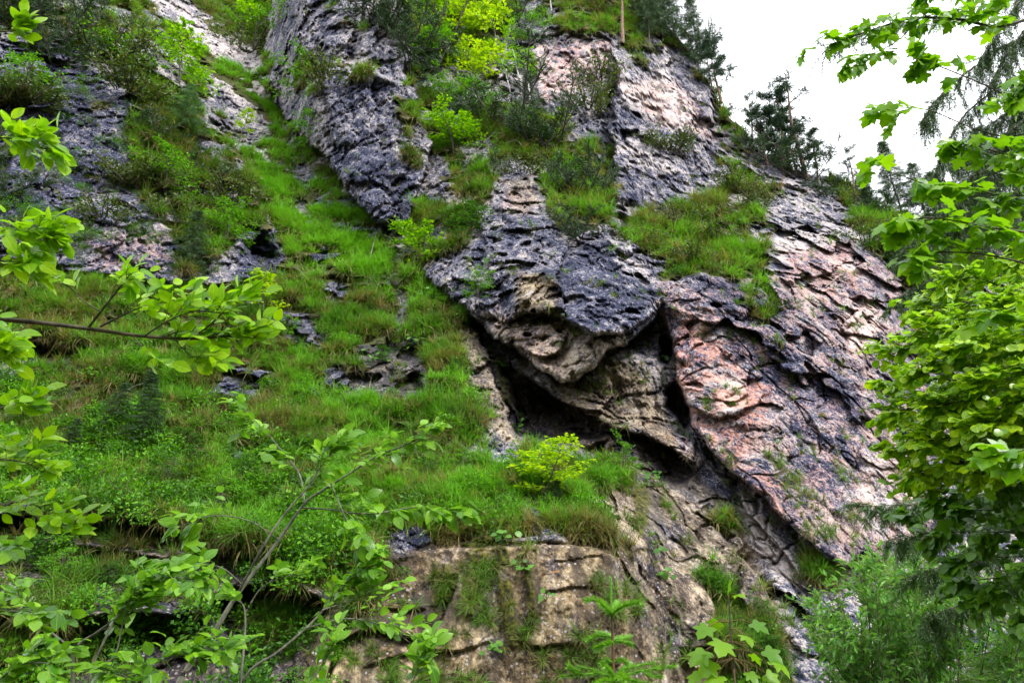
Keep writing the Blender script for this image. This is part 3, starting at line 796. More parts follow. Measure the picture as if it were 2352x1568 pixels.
# unseen far side of the gorge, added behind the camera to block frontal skylight
yy, xx = np.meshgrid(np.linspace(0, 1, 24), np.linspace(-160, 160, 60), indexing='ij')
O_ = np.stack([xx.ravel(), (-9 - 42 * yy).ravel(), (-1.3 + 46 * yy).ravel()], 1)
O_[:, 2] += 1.6 * fbm(O_ * 0.12, 3, 0.55, 131) * (yy.ravel() > 0.05); O_[:, 1] += 2.0 * fbm(O_ * 0.15, 3, 0.55, 135)
ii = np.arange(24 * 60).reshape(24, 60); z0 = np.zeros(24 * 60)
tag(link('unseen_opposite_hillside', mesh_np('unseen_opposite_hillside', O_, np.stack([ii[:-1, :-1], ii[:-1, 1:], ii[1:, 1:], ii[1:, :-1]], -1).reshape(-1, 4), ROCK, True, dict(tone=z0 + .4, pink=z0, tan=z0, grass=z0 + 1, moss=z0, wet=z0))), kind='structure')
# valley floor
gx = np.linspace(-1, 1, 61); gx = np.sign(gx) * np.abs(gx) ** 2.2
XX, YY = np.meshgrid(gx * 600, gx * 600)
ZZ = -1.2 + 0.25 * fbm(np.stack([XX.ravel() * .3, YY.ravel() * .3, XX.ravel() * 0], 1), 3).reshape(XX.shape)
ii = np.arange(61 * 61).reshape(61, 61)
qg = np.stack([ii[:-1, :-1], ii[:-1, 1:], ii[1:, 1:], ii[1:, :-1]], -1).reshape(-1, 4)
z1 = np.zeros(61 * 61)
tag(link('ground', mesh_np('ground', np.stack([XX, YY, ZZ], -1).reshape(-1, 3), qg, ROCK, True, dict(tone=z1 + .5, pink=z1, tan=z1, grass=z1 + 1, moss=z1, wet=z1))), kind='structure')
# ------------------------------------------------------------------ plant building blocks
RNG = np.random.RandomState(11)

def unit(v):
    v = np.asarray(v, float)
    return v / (np.linalg.norm(v, axis=-1, keepdims=True) + 1e-9)

def tpl_blade(prof, fold=0.15, curl=0.15):
    """leaf outline from (x, half width) pairs: folded along the midrib, tip curled down"""
    v = []; f = []
    n = len(prof)
    for x, w in prof:
        z = -curl * x * x
        v += [(x, 0, z), (x, w, z + fold * w), (x, -w, z + fold * w)]
    for i in range(n - 1):
        a, b = 3 * i, 3 * i + 3
        if prof[i][1] == 0:
            f += [(a, b, b + 1), (a, b + 2, b)]
        elif prof[i + 1][1] == 0:
            f += [(a, b, a + 1), (a, a + 2, b)]
        else:
            f += [(a, b, b + 1), (a, b + 1, a + 1), (a, a + 2, b + 2), (a, b + 2, b)]
    return np.array(v, float), np.array(f, int)

KITE = (np.array([(0, 0, 0), (0.5, 0.3, 0.07), (1, 0, -0.1), (0.5, -0.3, 0.07)], float), np.array([(0, 2, 1), (0, 3, 2)]))
SLIM = (np.array([(0, 0, 0), (0.5, 0.17, 0.04), (1, 0, -0.12), (0.5, -0.17, 0.04)], float), np.array([(0, 2, 1), (0, 3, 2)]))
NEEDLE = (np.array([(0, 0.035, 0), (0, -0.035, 0), (1, 0, 0)], float), np.array([(0, 1, 2)]))
OVALP = [(0, 0), (0.12, 0.17), (0.32, 0.29), (0.55, 0.32), (0.78, 0.22), (0.92, 0.09), (1, 0)]
ROUNDP = [(0, 0), (0.06, 0.27), (0.25, 0.43), (0.5, 0.46), (0.75, 0.34), (0.92, 0.12), (1, 0)]

def tpl_maple(cup=0.12, curl=0.12):
    out = [(0, 0), (-0.06, 0.16), (-0.10, 0.32), (0.0, 0.50), (0.14, 0.46), (0.22, 0.38), (0.36, 0.51), (0.56, 0.64), (0.57, 0.47), (0.55, 0.28), (0.66, 0.28), (0.78, 0.25), (0.86, 0.13), (1.0, 0)]
    pts = out + [(x, -y) for x, y in out[-2:0:-1]]
    c = (0.33, 0.0)
    v = [(c[0], c[1], 0)] + [(x, y, 0) for x, y in pts]
    v = np.array(v, float)
    r2 = (v[:, 0] - 0.33) ** 2 + v[:, 1] ** 2
    v[:, 2] = -cup * r2 * 1.6 - curl * np.clip(v[:, 0] - 0.3, 0, 1) ** 2 + 0.05 * np.abs(v[:, 1])
    n = len(pts)
    f = [(0, 1 + i, 1 + (i + 1) % n) for i in range(n)]
    f = np.array(f)[:, ::-1]
    return v, f

def cloud(pos, ld, nor, size, tpl):
    """many leaves as one vertex / face array"""
    v, f = tpl
    ld = unit(ld); nor = nor - ld * np.sum(nor * ld, 1, keepdims=True); nor = unit(nor); sd_ = np.cross(nor, ld)
    size = np.broadcast_to(size, (len(pos),))
    V = pos[:, None, :] + size[:, None, None] * (v[None, :, 0:1] * ld[:, None] + v[None, :, 1:2] * sd_[:, None] + v[None, :, 2:3] * nor[:, None])
    F = f[None] + (np.arange(len(pos)) * len(v))[:, None, None]
    return V.reshape(-1, 3), F.reshape(-1, 3)

def tubes(name, lines, mat, sides=5):
    """tapered stems: each line is (points, radii)"""
    V = []; F = []; base = 0
    for pts, rad in lines:
        pts = np.asarray(pts, float); n = len(pts)
        rad = np.broadcast_to(rad, (n,))
        tg = unit(np.gradient(pts, axis=0))
        ref = np.where(np.abs(tg[:, 2:3]) > 0.9, np.array([[1.0, 0, 0]]), np.array([[0, 0, 1.0]]))
        a = unit(np.cross(tg, ref)); b = np.cross(tg, a)
        th = np.arange(sides) * 2 * math.pi / sides
        ring = pts[:, None] + rad[:, None, None] * (np.cos(th)[None, :, None] * a[:, None] + np.sin(th)[None, :, None] * b[:, None])
        V.append(ring.reshape(-1, 3))
        i = np.arange(n - 1)[:, None] * sides; k = np.arange(sides)[None]; k2 = (k + 1) % sides
        F.append((base + np.stack([i + k, i + k2, i + sides + k2, i + sides + k], -1)).reshape(-1, 4))
        base += n * sides
    return mesh_np(name, np.concatenate(V), np.concatenate(F), mat, True)

def smooth_line(pts, n):
    """Catmull-Rom through the given points"""
    p = np.asarray(pts, float)
    if len(p) == 2: p = np.stack([p[0], (p[0] + p[1]) / 2, p[1]])
    q = np.concatenate([[2 * p[0] - p[1]], p, [2 * p[-1] - p[-2]]])
    t = np.linspace(0, len(p) - 1 - 1e-6, n); i = t.astype(int); u = (t - i)[:, None]
    a, b, c, d = q[i], q[i + 1], q[i + 2], q[i + 3]
    return 0.5 * (2 * b + (c - a) * u + (2 * a - 5 * b + 4 * c - d) * u ** 2 + (3 * b - a - 3 * c + d) * u ** 3)

def limb(rng, start, d, length, n=6, wob=0.12, lift=0.0):
    """a wandering limb; lift bends it up (+) or lets it droop (-)"""
    pts = [np.array(start, float)]; d = unit(d)
    for k in range(n - 1):
        d = unit(d + rng.normal(0, wob, 3) + np.array([0, 0, lift / n]))
        pts.append(pts[-1] + d * length / (n - 1))
    return np.array(pts)

# ------------------------------------------------------------------ species (built 1 unit = 1 metre, about 2 m tall, then scaled)
M_BARK = bark_material('grey_brown_bark', (0.045, 0.036, 0.028), (0.13, 0.11, 0.09))
M_DARKBARK = bark_material('dark_bark', (0.018, 0.015, 0.012), (0.06, 0.05, 0.042))
M_PINEBARK = bark_material('pine_bark', (0.10, 0.055, 0.035), (0.26, 0.16, 0.11))
M_BIRCH = bark_material('birch_bark', (0.16, 0.15, 0.14), (0.62, 0.60, 0.56), 6.0)
M_TWIG = bark_material('green_brown_twig', (0.035, 0.03, 0.02), (0.11, 0.09, 0.055))
M_GREYTWIG = bark_material('grey_green_bark', (0.06, 0.065, 0.045), (0.19, 0.19, 0.14), 30)
M_MAPLE = leaf_material('young_maple_leaf', (0.075, 0.24, 0.004), (0.24, 0.46, 0.006), 0.45, 0.25)
M_YELLOW = leaf_material('yellow_green_leaf', (0.18, 0.36, 0.004), (0.42, 0.58, 0.008), 0.5, 0.25)
M_BEECH = leaf_material('small_shrub_leaf', (0.045, 0.17, 0.008), (0.15, 0.37, 0.012), 0.4, 0.25)
M_SHADE = leaf_material('deep_green_leaf', (0.018, 0.075, 0.008), (0.07, 0.20, 0.012), 0.35, 0.25)
M_MUGO = leaf_material('dark_pine_needle', (0.010, 0.032, 0.008), (0.042, 0.100, 0.018), 0.15, 0.3)
M_PINE = leaf_material('blue_green_needle', (0.012, 0.038, 0.022), (0.045, 0.095, 0.045), 0.15, 0.3)
M_SPRUCE = leaf_material('spruce_needle', (0.014, 0.045, 0.016), (0.055, 0.115, 0.03), 0.18, 0.3)
M_OLIVE = leaf_material('olive_mat_leaf', (0.025, 0.055, 0.008), (0.11, 0.16, 0.018), 0.25)
M_LARCH = leaf_material('larch_needle', (0.04, 0.11, 0.03), (0.10, 0.21, 0.06), 0.3)

def make_broadleaf(seed, height=2.0, stems=2, bare=0.22, nb=11, spread=0.95, flat=0.75, leaf=0.13, mat=M_MAPLE, tpl=KITE, per=11, bark=M_BARK, up=0.35, density=1.0, brr=0.38):
    rng = np.random.RandomState(seed)
    wood = []; P_ = []; Dr = []
    for s in range(stems):
        az = rng.rand() * 6.28; lean = 0.10 + 0.22 * rng.rand() if stems > 1 else 0.07
        h = height * (1 - 0.25 * rng.rand() * (s > 0))
        tr = limb(rng, (0, 0, -0.15), (math.cos(az) * lean, math.sin(az) * lean, 1), h + 0.15, 9, 0.07, 0.1)
        r0 = 0.018 * height
        wood.append((tr, np.linspace(r0, r0 * 0.15, 9)))
        for k in range(nb):
            f = bare + (1 - bare) * (k + rng.rand() * 0.7) / nb
            i = min(int(f * 8), 7); base = tr[i] + (tr[i + 1] - tr[i]) * (f * 8 - i)
            a2 = k * 2.4 + rng.rand() * 0.9
            L = spread * height * 0.5 * (1.05 - 0.62 * abs(f - 0.45)) * (0.65 + 0.5 * rng.rand()) * (1.15 - f * 0.6)
            br = limb(rng, base, (math.cos(a2), math.sin(a2), up + 0.5 * (f - 0.5)), L, 6, 0.13, -0.25)
            wood.append((br, np.linspace(r0 * brr, r0 * brr * 0.2, 6)))
            for t in np.linspace(0.25, 1.0, 6):
                i2 = min(int(t * 5), 4); q = br[i2] + (br[i2 + 1] - br[i2]) * (t * 5 - i2)
                dd = unit(br[i2 + 1] - br[i2])
                for sg in (-1, 1):
                    sd_ = np.array([-dd[1], dd[0], 0]) * sg
                    tw = unit(dd * 0.6 + sd_ * 0.9 + rng.normal(0, 0.2, 3)); tl = L * 0.36 * (0.5 + rng.rand() * 0.8)
                    n = max(2, int(per * density * (0.5 + rng.rand()) * 0.5))
                    u = rng.rand(n)
                    P_.append(q + tw * (u[:, None] * tl) + rng.normal(0, 0.028 * height, (n, 3)) * np.array([1, 1, 0.55]))
                    Dr.append(tw + rng.normal(0, 0.6, (n, 3)) * np.array([1, 1, 0.4]) + np.array([0, 0, -0.15]))
    P_ = np.concatenate(P_); Dr = np.concatenate(Dr)
    nor = np.array([0, 0, 1.0]) * flat + rng.normal(0, 0.42, P_.shape)
    V, F = cloud(P_, Dr, nor, leaf * (0.65 + 0.6 * rng.rand(len(P_))), tpl)
    return tubes('trunk', wood, bark, 4), mesh_np('foliage', V, F, mat)

def needles(rng, P_, Dr, n, length, width=1.0, spread=0.75):
    p = np.repeat(P_, n, 0) + rng.normal(0, length * 0.22, (len(P_) * n, 3))
    d = unit(np.repeat(Dr, n, 0)) + rng.normal(0, spread, (len(P_) * n, 3))
    v, f = NEEDLE
    return cloud(p, d, rng.normal(0, 1, p.shape), length * (0.7 + 0.5 * rng.rand(len(p))), (v * np.array([1, width, 1]), f))

def make_mugo(seed, height=1.5, stems=7, mat=M_MUGO, width=1.6, dens=14):
    rng = np.random.RandomState(seed); wood = []; P_ = []; Dr = []
    for s in range(stems):
        az = s * 6.28 / stems + rng.rand() * 0.7
        st = limb(rng, (rng.normal(0, .08), rng.normal(0, .08), -0.1), (math.cos(az) * 1.0, math.sin(az) * 1.0, 0.35 + 0.5 * rng.rand()), height * (0.7 + 0.45 * rng.rand()), 8, 0.12, 1.1)
        wood.append((st, np.linspace(0.022, 0.008, 8) * height / 1.5))
        for k in range(10):
            f = 0.3 + 0.7 * k / 9; i = min(int(f * 7), 6); q = st[i]
            tw = limb(rng, q, unit(rng.normal(0, 1, 3) * np.array([1, 1, 0.5]) + np.array([0, 0, 0.7])), height * (0.16 + 0.16 * rng.rand()), 4, 0.15, 0.8)
            wood.append((tw, np.linspace(0.012, 0.006, 4) * height / 1.5))
            for t in (1, 2, 3): P_.append(tw[t]); Dr.append(tw[t] - tw[t - 1])
    V, F = needles(rng, np.array(P_), np.array(Dr), dens, 0.15 * height / 1.5, width, 0.6)
    return tubes('trunk', wood, M_DARKBARK, 4), mesh_np('foliage', V, F, mat)

def make_pine(seed, height=6.0, bare=0.45, lean=0.06, mat=M_PINE, nb=14, dens=22):
    rng = np.random.RandomState(seed); wood = []; P_ = []; Dr = []
    tr = limb(rng, (0, 0, -0.2), (rng.normal(0, lean), rng.normal(0, lean), 1), height + 0.2, 10, 0.035, 0.1)
    wood.append((tr, np.linspace(0.016, 0.003, 10) * height))
    for k in range(nb):
        f = bare + (1 - bare) * (k + rng.rand()) / nb; i = min(int(f * 9), 8); q = tr[i] + (tr[i + 1] - tr[i]) * (f * 9 - i)
        a = k * 2.4 + rng.rand(); L = height * 0.24 * (1.15 - 0.75 * (f - bare) / (1 - bare)) * (0.45 + 0.8 * rng.rand())
        br = limb(rng, q, (math.cos(a), math.sin(a), 0.15 + 0.3 * rng.rand()), L, 6, 0.13, 0.25)
        wood.append((br, np.linspace(0.005, 0.0015, 6) * height))
        for t in range(2, 6):
            for _ in range(4):
                d = unit(rng.normal(0, 1, 3) * np.array([1, 1, 0.35]) + np.array([0, 0, 0.35])); e = br[t] + d * L * 0.22 * rng.rand()
                P_.append(e); Dr.append(d)
    for _ in range(10):
        P_.append(tr[-1] + rng.normal(0, 0.03 * height, 3)); Dr.append(np.array([0, 0, 1.0]) + rng.normal(0, .4, 3))
    V, F = needles(rng, np.array(P_), np.array(Dr), dens, 0.050 * height, 1.5, 0.75)
    return tubes('trunk', wood, M_PINEBARK, 5), mesh_np('foliage', V, F, mat)

def make_spruce(seed, height=5.0, bare=0.08, radius=0.22, mat=M_SPRUCE, whorls=19, droop=-0.55, dens=4, nl=0.034):
    rng = np.random.RandomState(seed); wood = []; P_ = []; Dr = []
    tr = limb(rng, (0, 0, -0.2), (rng.normal(0, .03), rng.normal(0, .03), 1), height + 0.2, 10, 0.015, 0)
    wood.append((tr, np.linspace(0.011, 0.002, 10) * height))
    for k in range(whorls):
        f = bare + (1 - bare) * ((k + 0.4 * rng.rand()) / whorls) ** 0.9; i = min(int(f * 9), 8); q = tr[i] + (tr[i + 1] - tr[i]) * (f * 9 - i)
        for m in range(5):
            a = m * 1.2566 + k * 0.7 + rng.normal(0, 0.2); L = height * radius * (1 - f) ** 0.8 * (0.65 + 0.55 * rng.rand()) + 0.02 * height
            br = limb(rng, q, (math.cos(a), math.sin(a), 0.12), L, 6, 0.06, droop)
            wood.append((br, np.linspace(0.0032, 0.0008, 6) * height))
            for t in np.linspace(0.15, 1, max(5, int(L / height * 60))):
                i2 = min(int(t * 5), 4); e = br[i2] + (br[i2 + 1] - br[i2]) * (t * 5 - i2); dd = unit(br[i2 + 1] - br[i2])
                for sg in (-1, 1):
                    tw = unit(dd * 0.8 + np.array([-dd[1], dd[0], -0.35]) * sg * np.array([1, 1, sg]) + rng.normal(0, .12, 3)); ln = L * 0.26 * (1.1 - t)
                    for u in np.linspace(0.2, 1, 3): P_.append(e + tw * ln * u); Dr.append(tw)
    V, F = needles(rng, np.array(P_), np.array(Dr), dens, nl * height, 1.3, 0.45)
    return tubes('trunk', wood, M_BARK, 5), mesh_np('foliage', V, F, mat)

def make_mat(seed, size=1.2, mat=M_OLIVE, n=1000, leaf=0.05):
    rng = np.random.RandomState(seed); wood = []; P_ = []; Dr = []
    for k in range(26):
        a = rng.rand() * 6.28; r = size * 0.5 * math.sqrt(rng.rand())
        st = limb(rng, (math.cos(a) * r * 0.5, math.sin(a) * r * 0.5, -0.1), (math.cos(a) * .8, math.sin(a) * .8, 0.9), size * (0.3 + 0.3 * rng.rand()), 5, 0.15, 0.1)
        wood.append((st, np.linspace(0.012, 0.004, 5) * size))
        m = n // 26 + 8
        u = rng.rand(m); i = (1 + u * 2.99).astype(int)
        P_.append(st[i] + rng.normal(0, 0.06 * size, (m, 3))); Dr.append(unit(rng.normal(0, 1, (m, 3)) + np.array([0, 0, .6])))
    P_ = np.concatenate(P_); Dr = np.concatenate(Dr)
    V, F = cloud(P_, Dr, rng.normal(0, .7, P_.shape) + np.array([0, 0, .6]), leaf * size * (0.6 + 0.7 * rng.rand(len(P_))), KITE)
    return tubes('trunk', wood, M_TWIG, 3), mesh_np('foliage', V, F, mat)

SPEC = {   # kind: (builder variants, natural height, object name)
    'maple': ([make_broadleaf(101, stems=1, bare=0.3), make_broadleaf(102, stems=2), make_broadleaf(103, stems=3, bare=0.15, nb=8)], 2.0),
    'yellow': ([make_broadleaf(111, stems=1, bare=0.35, mat=M_YELLOW, spread=0.8), make_broadleaf(112, stems=2, mat=M_YELLOW)], 2.0),
    'bush': ([make_broadleaf(121, stems=3, bare=0.08, mat=M_BEECH, leaf=0.10, spread=1.15, per=13, nb=9), make_broadleaf(122, stems=4, bare=0.05, mat=M_BEECH, leaf=0.09, spread=1.2, nb=8), make_broadleaf(123, stems=2, bare=0.1, mat=M_BEECH, leaf=0.11, spread=1.3, nb=10)], 2.0),
    'shade': ([make_broadleaf(131, stems=3, bare=0.1, mat=M_SHADE, leaf=0.11, spread=1.15, per=14), make_broadleaf(132, stems=4, bare=0.05, mat=M_SHADE, leaf=0.09, spread=1.2, nb=9)], 2.0),
    'mugo': ([make_mugo(141), make_mugo(142, stems=9), make_mugo(143, stems=5, dens=14)], 1.25),
    'pine': ([make_pine(151), make_pine(152, bare=0.35, nb=14), make_pine(153, bare=0.2, nb=18)], 6.0),
    'sparse': ([make_pine(161, bare=0.55, nb=7, dens=8), make_pine(162, bare=0.5, nb=9, dens=9)], 6.0),
    'spruce': ([make_spruce(171), make_spruce(172, radius=0.27, whorls=15), make_spruce(173, bare=0.2, radius=0.2)], 5.0),
    'larch': ([make_spruce(181, radius=0.42, mat=M_LARCH, whorls=9, nl=0.05, droop=-0.5)], 5.0),
    'birch': ([make_broadleaf(191, stems=1, bare=0.62, nb=9, spread=0.4, mat=M_MAPLE, leaf=0.075, bark=M_BIRCH, up=0.6, density=0.6, brr=0.16), make_broadleaf(192, stems=1, bare=0.68, nb=7, spread=0.35, mat=M_MAPLE, leaf=0.07, bark=M_BIRCH, up=0.7, density=0.5, brr=0.16)], 2.0),
    'mat': ([make_mat(201), make_mat(202, n=1200)], 0.6),
    'sprig': ([make_broadleaf(211, stems=2, bare=0.25, nb=6, mat=M_BEECH, leaf=0.14, spread=0.9, per=7)], 2.0),
}
_used = {}
def height_m(px, py, hpx):
    d = float(sample(D, np.array([float(px)]), np.array([float(py)]))[0])
    v = (784.0 - py) / 1568.0
    return hpx / 1568.0 * d / (CT - v * ST) ** 2

def plant(kind, name, x, y, hpx, label, cat, group, variant=None, stout=1.0, rz=None):
    vs, nat = SPEC[kind]
    k = RNG.randint(len(vs)) if variant is None else variant
    s = height_m(x, y, hpx) / nat
    p = surf(x, y, -0.05)
    key = (kind, k)
    rz = RNG.rand() * 6.28 if rz is None else rz
    if key not in _used:
        o = empty(name, p, label, cat, group, rz, s)
        link('trunk', vs[k][0], o); link('foliage', vs[k][1], o)
        _used[key] = o
    else:
        o = copy_tree(_used[key], p, rz, s, label)
        o.name = name
        o['category'] = cat; o['group'] = group
    o.scale = (s * stout, s * stout, s)
    return o

BR, MU, SP, PI_, BI, LOW = 'bright broadleaf shrubs and saplings on the cliff', 'dark dwarf pines on the ledges', 'spruces on the slopes', 'pines along the crest', 'thin birches on the ledge', 'small shrubs on the grassy slope'
PLANTS = [
    # broadleaf saplings, upper left and gully
    ('maple', 'maple_sapling', 408, 208, 155, 'bright maple sapling with a dark trunk on the grassy ridge left of the gully', 'sapling', BR, 1.0),
    ('maple', 'broadleaf_tree', 588, 100, 125, 'bright green tree at the top of the gully beside the grey buttress', 'tree', BR, 1.0),
    ('bush', 'leafy_shrub', 688, 215, 90, 'light green shrub on the left corner of the grey buttress', 'shrub', BR, 1.0),
    ('bush', 'leafy_shrub', 712, 325, 75, 'shrub hanging over the gully low on the buttress edge', 'shrub', BR, 0.9),
    ('yellow', 'leafy_shrub', 548, 330, 85, 'yellow-green shrub beside the pale scree strip', 'shrub', BR, 0.7),
    ('bush', 'leafy_shrub', 640, 60, 80, 'green shrub at the crack where the gully meets the buttress top', 'shrub', BR, 0.9),
    # top centre
    ('yellow', 'maple_tree', 1143, 130, 165, 'tall yellow-green sapling, brightest in the top middle', 'tree', BR, 0.8),
    ('yellow', 'maple_tree', 1040, 95, 130, 'yellow-green tree left of the tall bright sapling at the top', 'tree', BR, 1.0),
    ('maple', 'maple_tree', 985, 70, 100, 'green tree among dark dwarf pines at the top middle', 'tree', BR, 1.0),
    ('yellow', 'maple_sapling', 1100, 190, 105, 'yellow-green bush at the foot of the white birch trunk', 'shrub', BR, 1.1),
    ('bush', 'leafy_shrub', 1220, 105, 75, 'round green bush on the pinkish upper rock', 'shrub', BR, 0.9),
    ('maple', 'leafy_shrub', 1043, 348, 80, 'bright spreading shrub on the ledge right of the buttress', 'shrub', BR, 1.5),
    ('bush', 'leafy_shrub', 1008, 230, 60, 'small shrub in the cleft between buttress and upper cliff', 'shrub', BR, 1.2),
    ('yellow', 'leafy_shrub', 1300, 300, 55, 'yellowish bush right of the dwarf pines on the middle ledge', 'shrub', BR, 1.0),
    ('bush', 'leafy_shrub', 1000, 145, 80, 'light green shrub below the green tree at the top middle', 'shrub', BR, 1.3),
    ('bush', 'leafy_shrub', 1090, 255, 70, 'green shrub on the grassy shelf left of the tallest dwarf pine', 'shrub', BR, 1.3),
    ('bush', 'leafy_shrub', 1300, 410, 60, 'green shrub between dwarf pines on the middle ledge', 'shrub', BR, 1.2),
    ('bush', 'leafy_shrub', 250, 150, 80, 'green shrub on the rim of the rocky bluff', 'shrub', BR, 1.3),
    ('bush', 'leafy_shrub', 380, 420, 80, 'green shrub halfway down the rocky bluff', 'shrub', BR, 1.3),
    ('bush', 'leafy_shrub', 60, 200, 70, 'green shrub high on the dark left rock', 'shrub', BR, 1.4),
    # ledge over the overhang
    ('maple', 'maple_sapling', 985, 650, 140, 'layered bright maple with a dark trunk at the head of the trickle', 'sapling', BR, 1.0),
    ('shade', 'hazel_shrub', 1078, 548, 78, 'dense deep-green shrub above the overhang rock', 'shrub', BR, 1.3),
    ('bush', 'leafy_shrub', 1096, 685, 80, 'feathery shrub growing from the overhang face', 'shrub', BR, 0.9),
    ('maple', 'leafy_shrub', 940, 590, 80, 'bright bush left of the layered maple by the trickle', 'shrub', BR, 1.2),
    # near slope
    ('yellow', 'maple_shrub', 1250, 1150, 150, 'large yellow-green bush on the brow above the rock wall', 'shrub', BR, 1.35),
    ('bush', 'leafy_shrub', 1185, 1120, 95, 'green bush left of the large yellow-green bush', 'shrub', BR, 1.2),
    ('bush', 'leafy_shrub', 1432, 1110, 105, 'shrub hanging below the small dark cave', 'shrub', BR, 0.8),
    ('maple', 'maple_shrub', 470, 760, 85, 'pale-topped maple shrub under the rocky bluff', 'shrub', BR, 1.5),
    ('yellow', 'leafy_shrub', 605, 735, 120, 'bright bush beside the dark hollow of the bluff', 'shrub', BR, 1.0),
    ('bush', 'leafy_shrub', 520, 545, 85, 'light shrub on the bluff above the dark hollow', 'shrub', BR, 1.3),
    ('sprig', 'leafy_shrub', 650, 790, 80, 'thin bush by the dark outcrop on the slope', 'shrub', BR, 1.0),
]
_low = [(380, 1130, 85), (450, 1110, 75), (505, 1160, 90), (560, 1120, 75), (620, 1070, 60), (420, 1050, 65), (265, 1190, 75), (150, 1345, 95), (60, 1310, 80),
        (255, 1345, 60), (90, 1185, 80), (620, 1140, 75), (980, 1120, 75), (1060, 1085, 60), (1012, 715, 40), (1050, 740, 38), (930, 810, 40), (880, 830, 36), (700, 1060, 60),
        (330, 1240, 70), (30, 1100, 80), (680, 930, 50), (560, 1010, 60), (1750, 1430, 60), (1690, 1470, 60), (1780, 1530, 70), (1620, 1350, 40), (560, 1250, 70), (120, 1080, 70), (480, 1260, 60)]
_where = ['among the lower-left shrubs', 'in the lower-left thicket', 'above the dark hollow at lower left', 'under the leafy branch', 'on the open slope', 'by the thin spruces',
          'left of the dark hollow', 'below the dark hollow', 'at the left edge of the slope', 'beside the tan rock band', 'near the left border', 'behind the sapling fork', 'on the brow left of the yellow bush', 'behind the leafy branch tip',
          'on the herb patch right of the trickle', 'at the lip of the overhang', 'right of the trickle foot', 'left of the trickle foot', 'behind the tip of the near sapling',
          'on the hummock over the hollow', 'behind the left-edge leaves', 'in the middle of the slope', 'right of the thin spruces', 'on the grass tongue at lower right', 'beside the maple seedling', 'left of the willow', 'on the small grass patch over the maple seedling', 'behind the left sapling stem', 'below the left-edge twigs', 'over the sapling stems']
for (x, y, h), w in zip(_low, _where):
    PLANTS.append((('bush', 'shade', 'sprig')[RNG.randint(3)] if x > 700 else ('bush', 'shade')[RNG.randint(2)], 'low_shrub', x, y, h, 'low green shrub ' + w, 'shrub', LOW, 1.2))
_mugo = [(1850, 415, 70, 'right under the slender pine'), (1745, 350, 60, 'at the left foot of the pine group'), (1940, 440, 50, 'beside the leaning pine'), (1600, 130, 60, 'under the dark crest spruces'), (885, 85, 95, 'on top of the grey buttress'), (935, 105, 95, 'right of the buttress top'), (850, 60, 70, 'on the left of the buttress top'), (1160, 295, 125, 'standing tallest below the birches'), (1255, 335, 95, 'with bare dark stems under the birches'),
         (1222, 335, 75, 'between the tall dwarf pine and the bare-stemmed one'), (1130, 405, 62, 'spread over the middle ledge, brownish'), (1322, 445, 85, 'over the dark notch of the middle ledge'), (1385, 440, 60, 'at the right end of the middle ledge'), (1330, 550, 72, 'hanging on the dark overhang brow'),
         (950, 180, 75, 'in the cleft right of the buttress'), (90, 80, 110, 'on the dark bluff at the top left'), (25, 70, 95, 'in the top left corner'), (205, 70, 85, 'at the edge of the top left bluff'), (130, 150, 70, 'hanging under the top left scrub'),
         (1822, 405, 95, 'below the pine group on the crest'), (2025, 485, 62, 'at the low saddle of the crest'), (1905, 455, 48, 'on the falling crest'), (1782, 365, 75, 'left below the pine group'), (1190, 60, 60, 'right of the brightest sapling'), (60, 260, 60, 'low on the left rock face'), (30, 450, 70, 'brownish on the lower left rock face'), (350, 330, 60, 'in the middle of the bluff'), (470, 430, 70, 'on the bluff over the spruce')]
for x, y, h, w in _mugo:
    PLANTS.append(('mugo', 'dwarf_pine', x, y, h, 'dark dwarf pine ' + w, 'dwarf pine', MU, 1.15))
_spr = [('spruce', 442, 650, 175, 'young spruce with a bare grey trunk under the bluff', 1.2), ('larch', 425, 305, 120, 'feathery pale green larch bush on the ridge', 1.0), ('spruce', 330, 1020, 175, 'thin spruce with grey stem behind the leafy branch', 1.4), ('spruce', 250, 1010, 140, 'left of two thin spruces behind the leafy branch', 1.5), ('spruce', 150, 1060, 105, 'brownish small spruce near the left border', 1.5),
        ('spruce', 1275, 1175, 80, 'small spruce tucked under the large yellow-green bush', 1.6), ('spruce', 1352, 1170, 42, 'tiny spruce on the grass right of the yellow-green bush', 1.6),
        ('spruce', 1492, 100, 190, 'dark spruce on the crest, nearest the orange pine trunk', 0.8), ('spruce', 1552, 100, 230, 'tall dark spruce on the crest where sky begins', 0.8), ('spruce', 1604, 150, 170, 'dark spruce right of the tall crest spruce', 0.9), ('spruce', 1522, 85, 240, 'tall spruce between two dark crest spruces', 0.75), 
        ('spruce', 2072, 490, 185, 'bluish spruce on the low saddle in front of the sky', 1.1), ('spruce', 2132, 525, 170, 'bluish spruce right of the saddle spruce', 1.2), ('spruce', 2010, 500, 95, 'small dark spruce left of the saddle spruce', 1.4), ('spruce', 2082, 640, 100, 'low spruce on the far right slope', 1.5), ('spruce', 2135, 705, 120, 'low spruce at the edge of the linden', 1.5), ('spruce', 2205, 600, 230, 'far spruce behind the maple leaves', 1.2), ('spruce', 2265, 570, 260, 'tall far spruce behind the maple leaves', 1.2), ('spruce', 2335, 540, 280, 'tallest far spruce near the right border', 1.2), ('spruce', 2050, 600, 70, 'smallest spruce on the right slope', 1.5), ('spruce', 2160, 640, 150, 'mid-sized far spruce over the linden', 1.3)]
for k, x, y, h, w, st in _spr: PLANTS.append((k, 'larch_tree' if k == 'larch' else 'spruce_tree', x, y, h, w, 'larch' if k == 'larch' else 'spruce', SP, st))
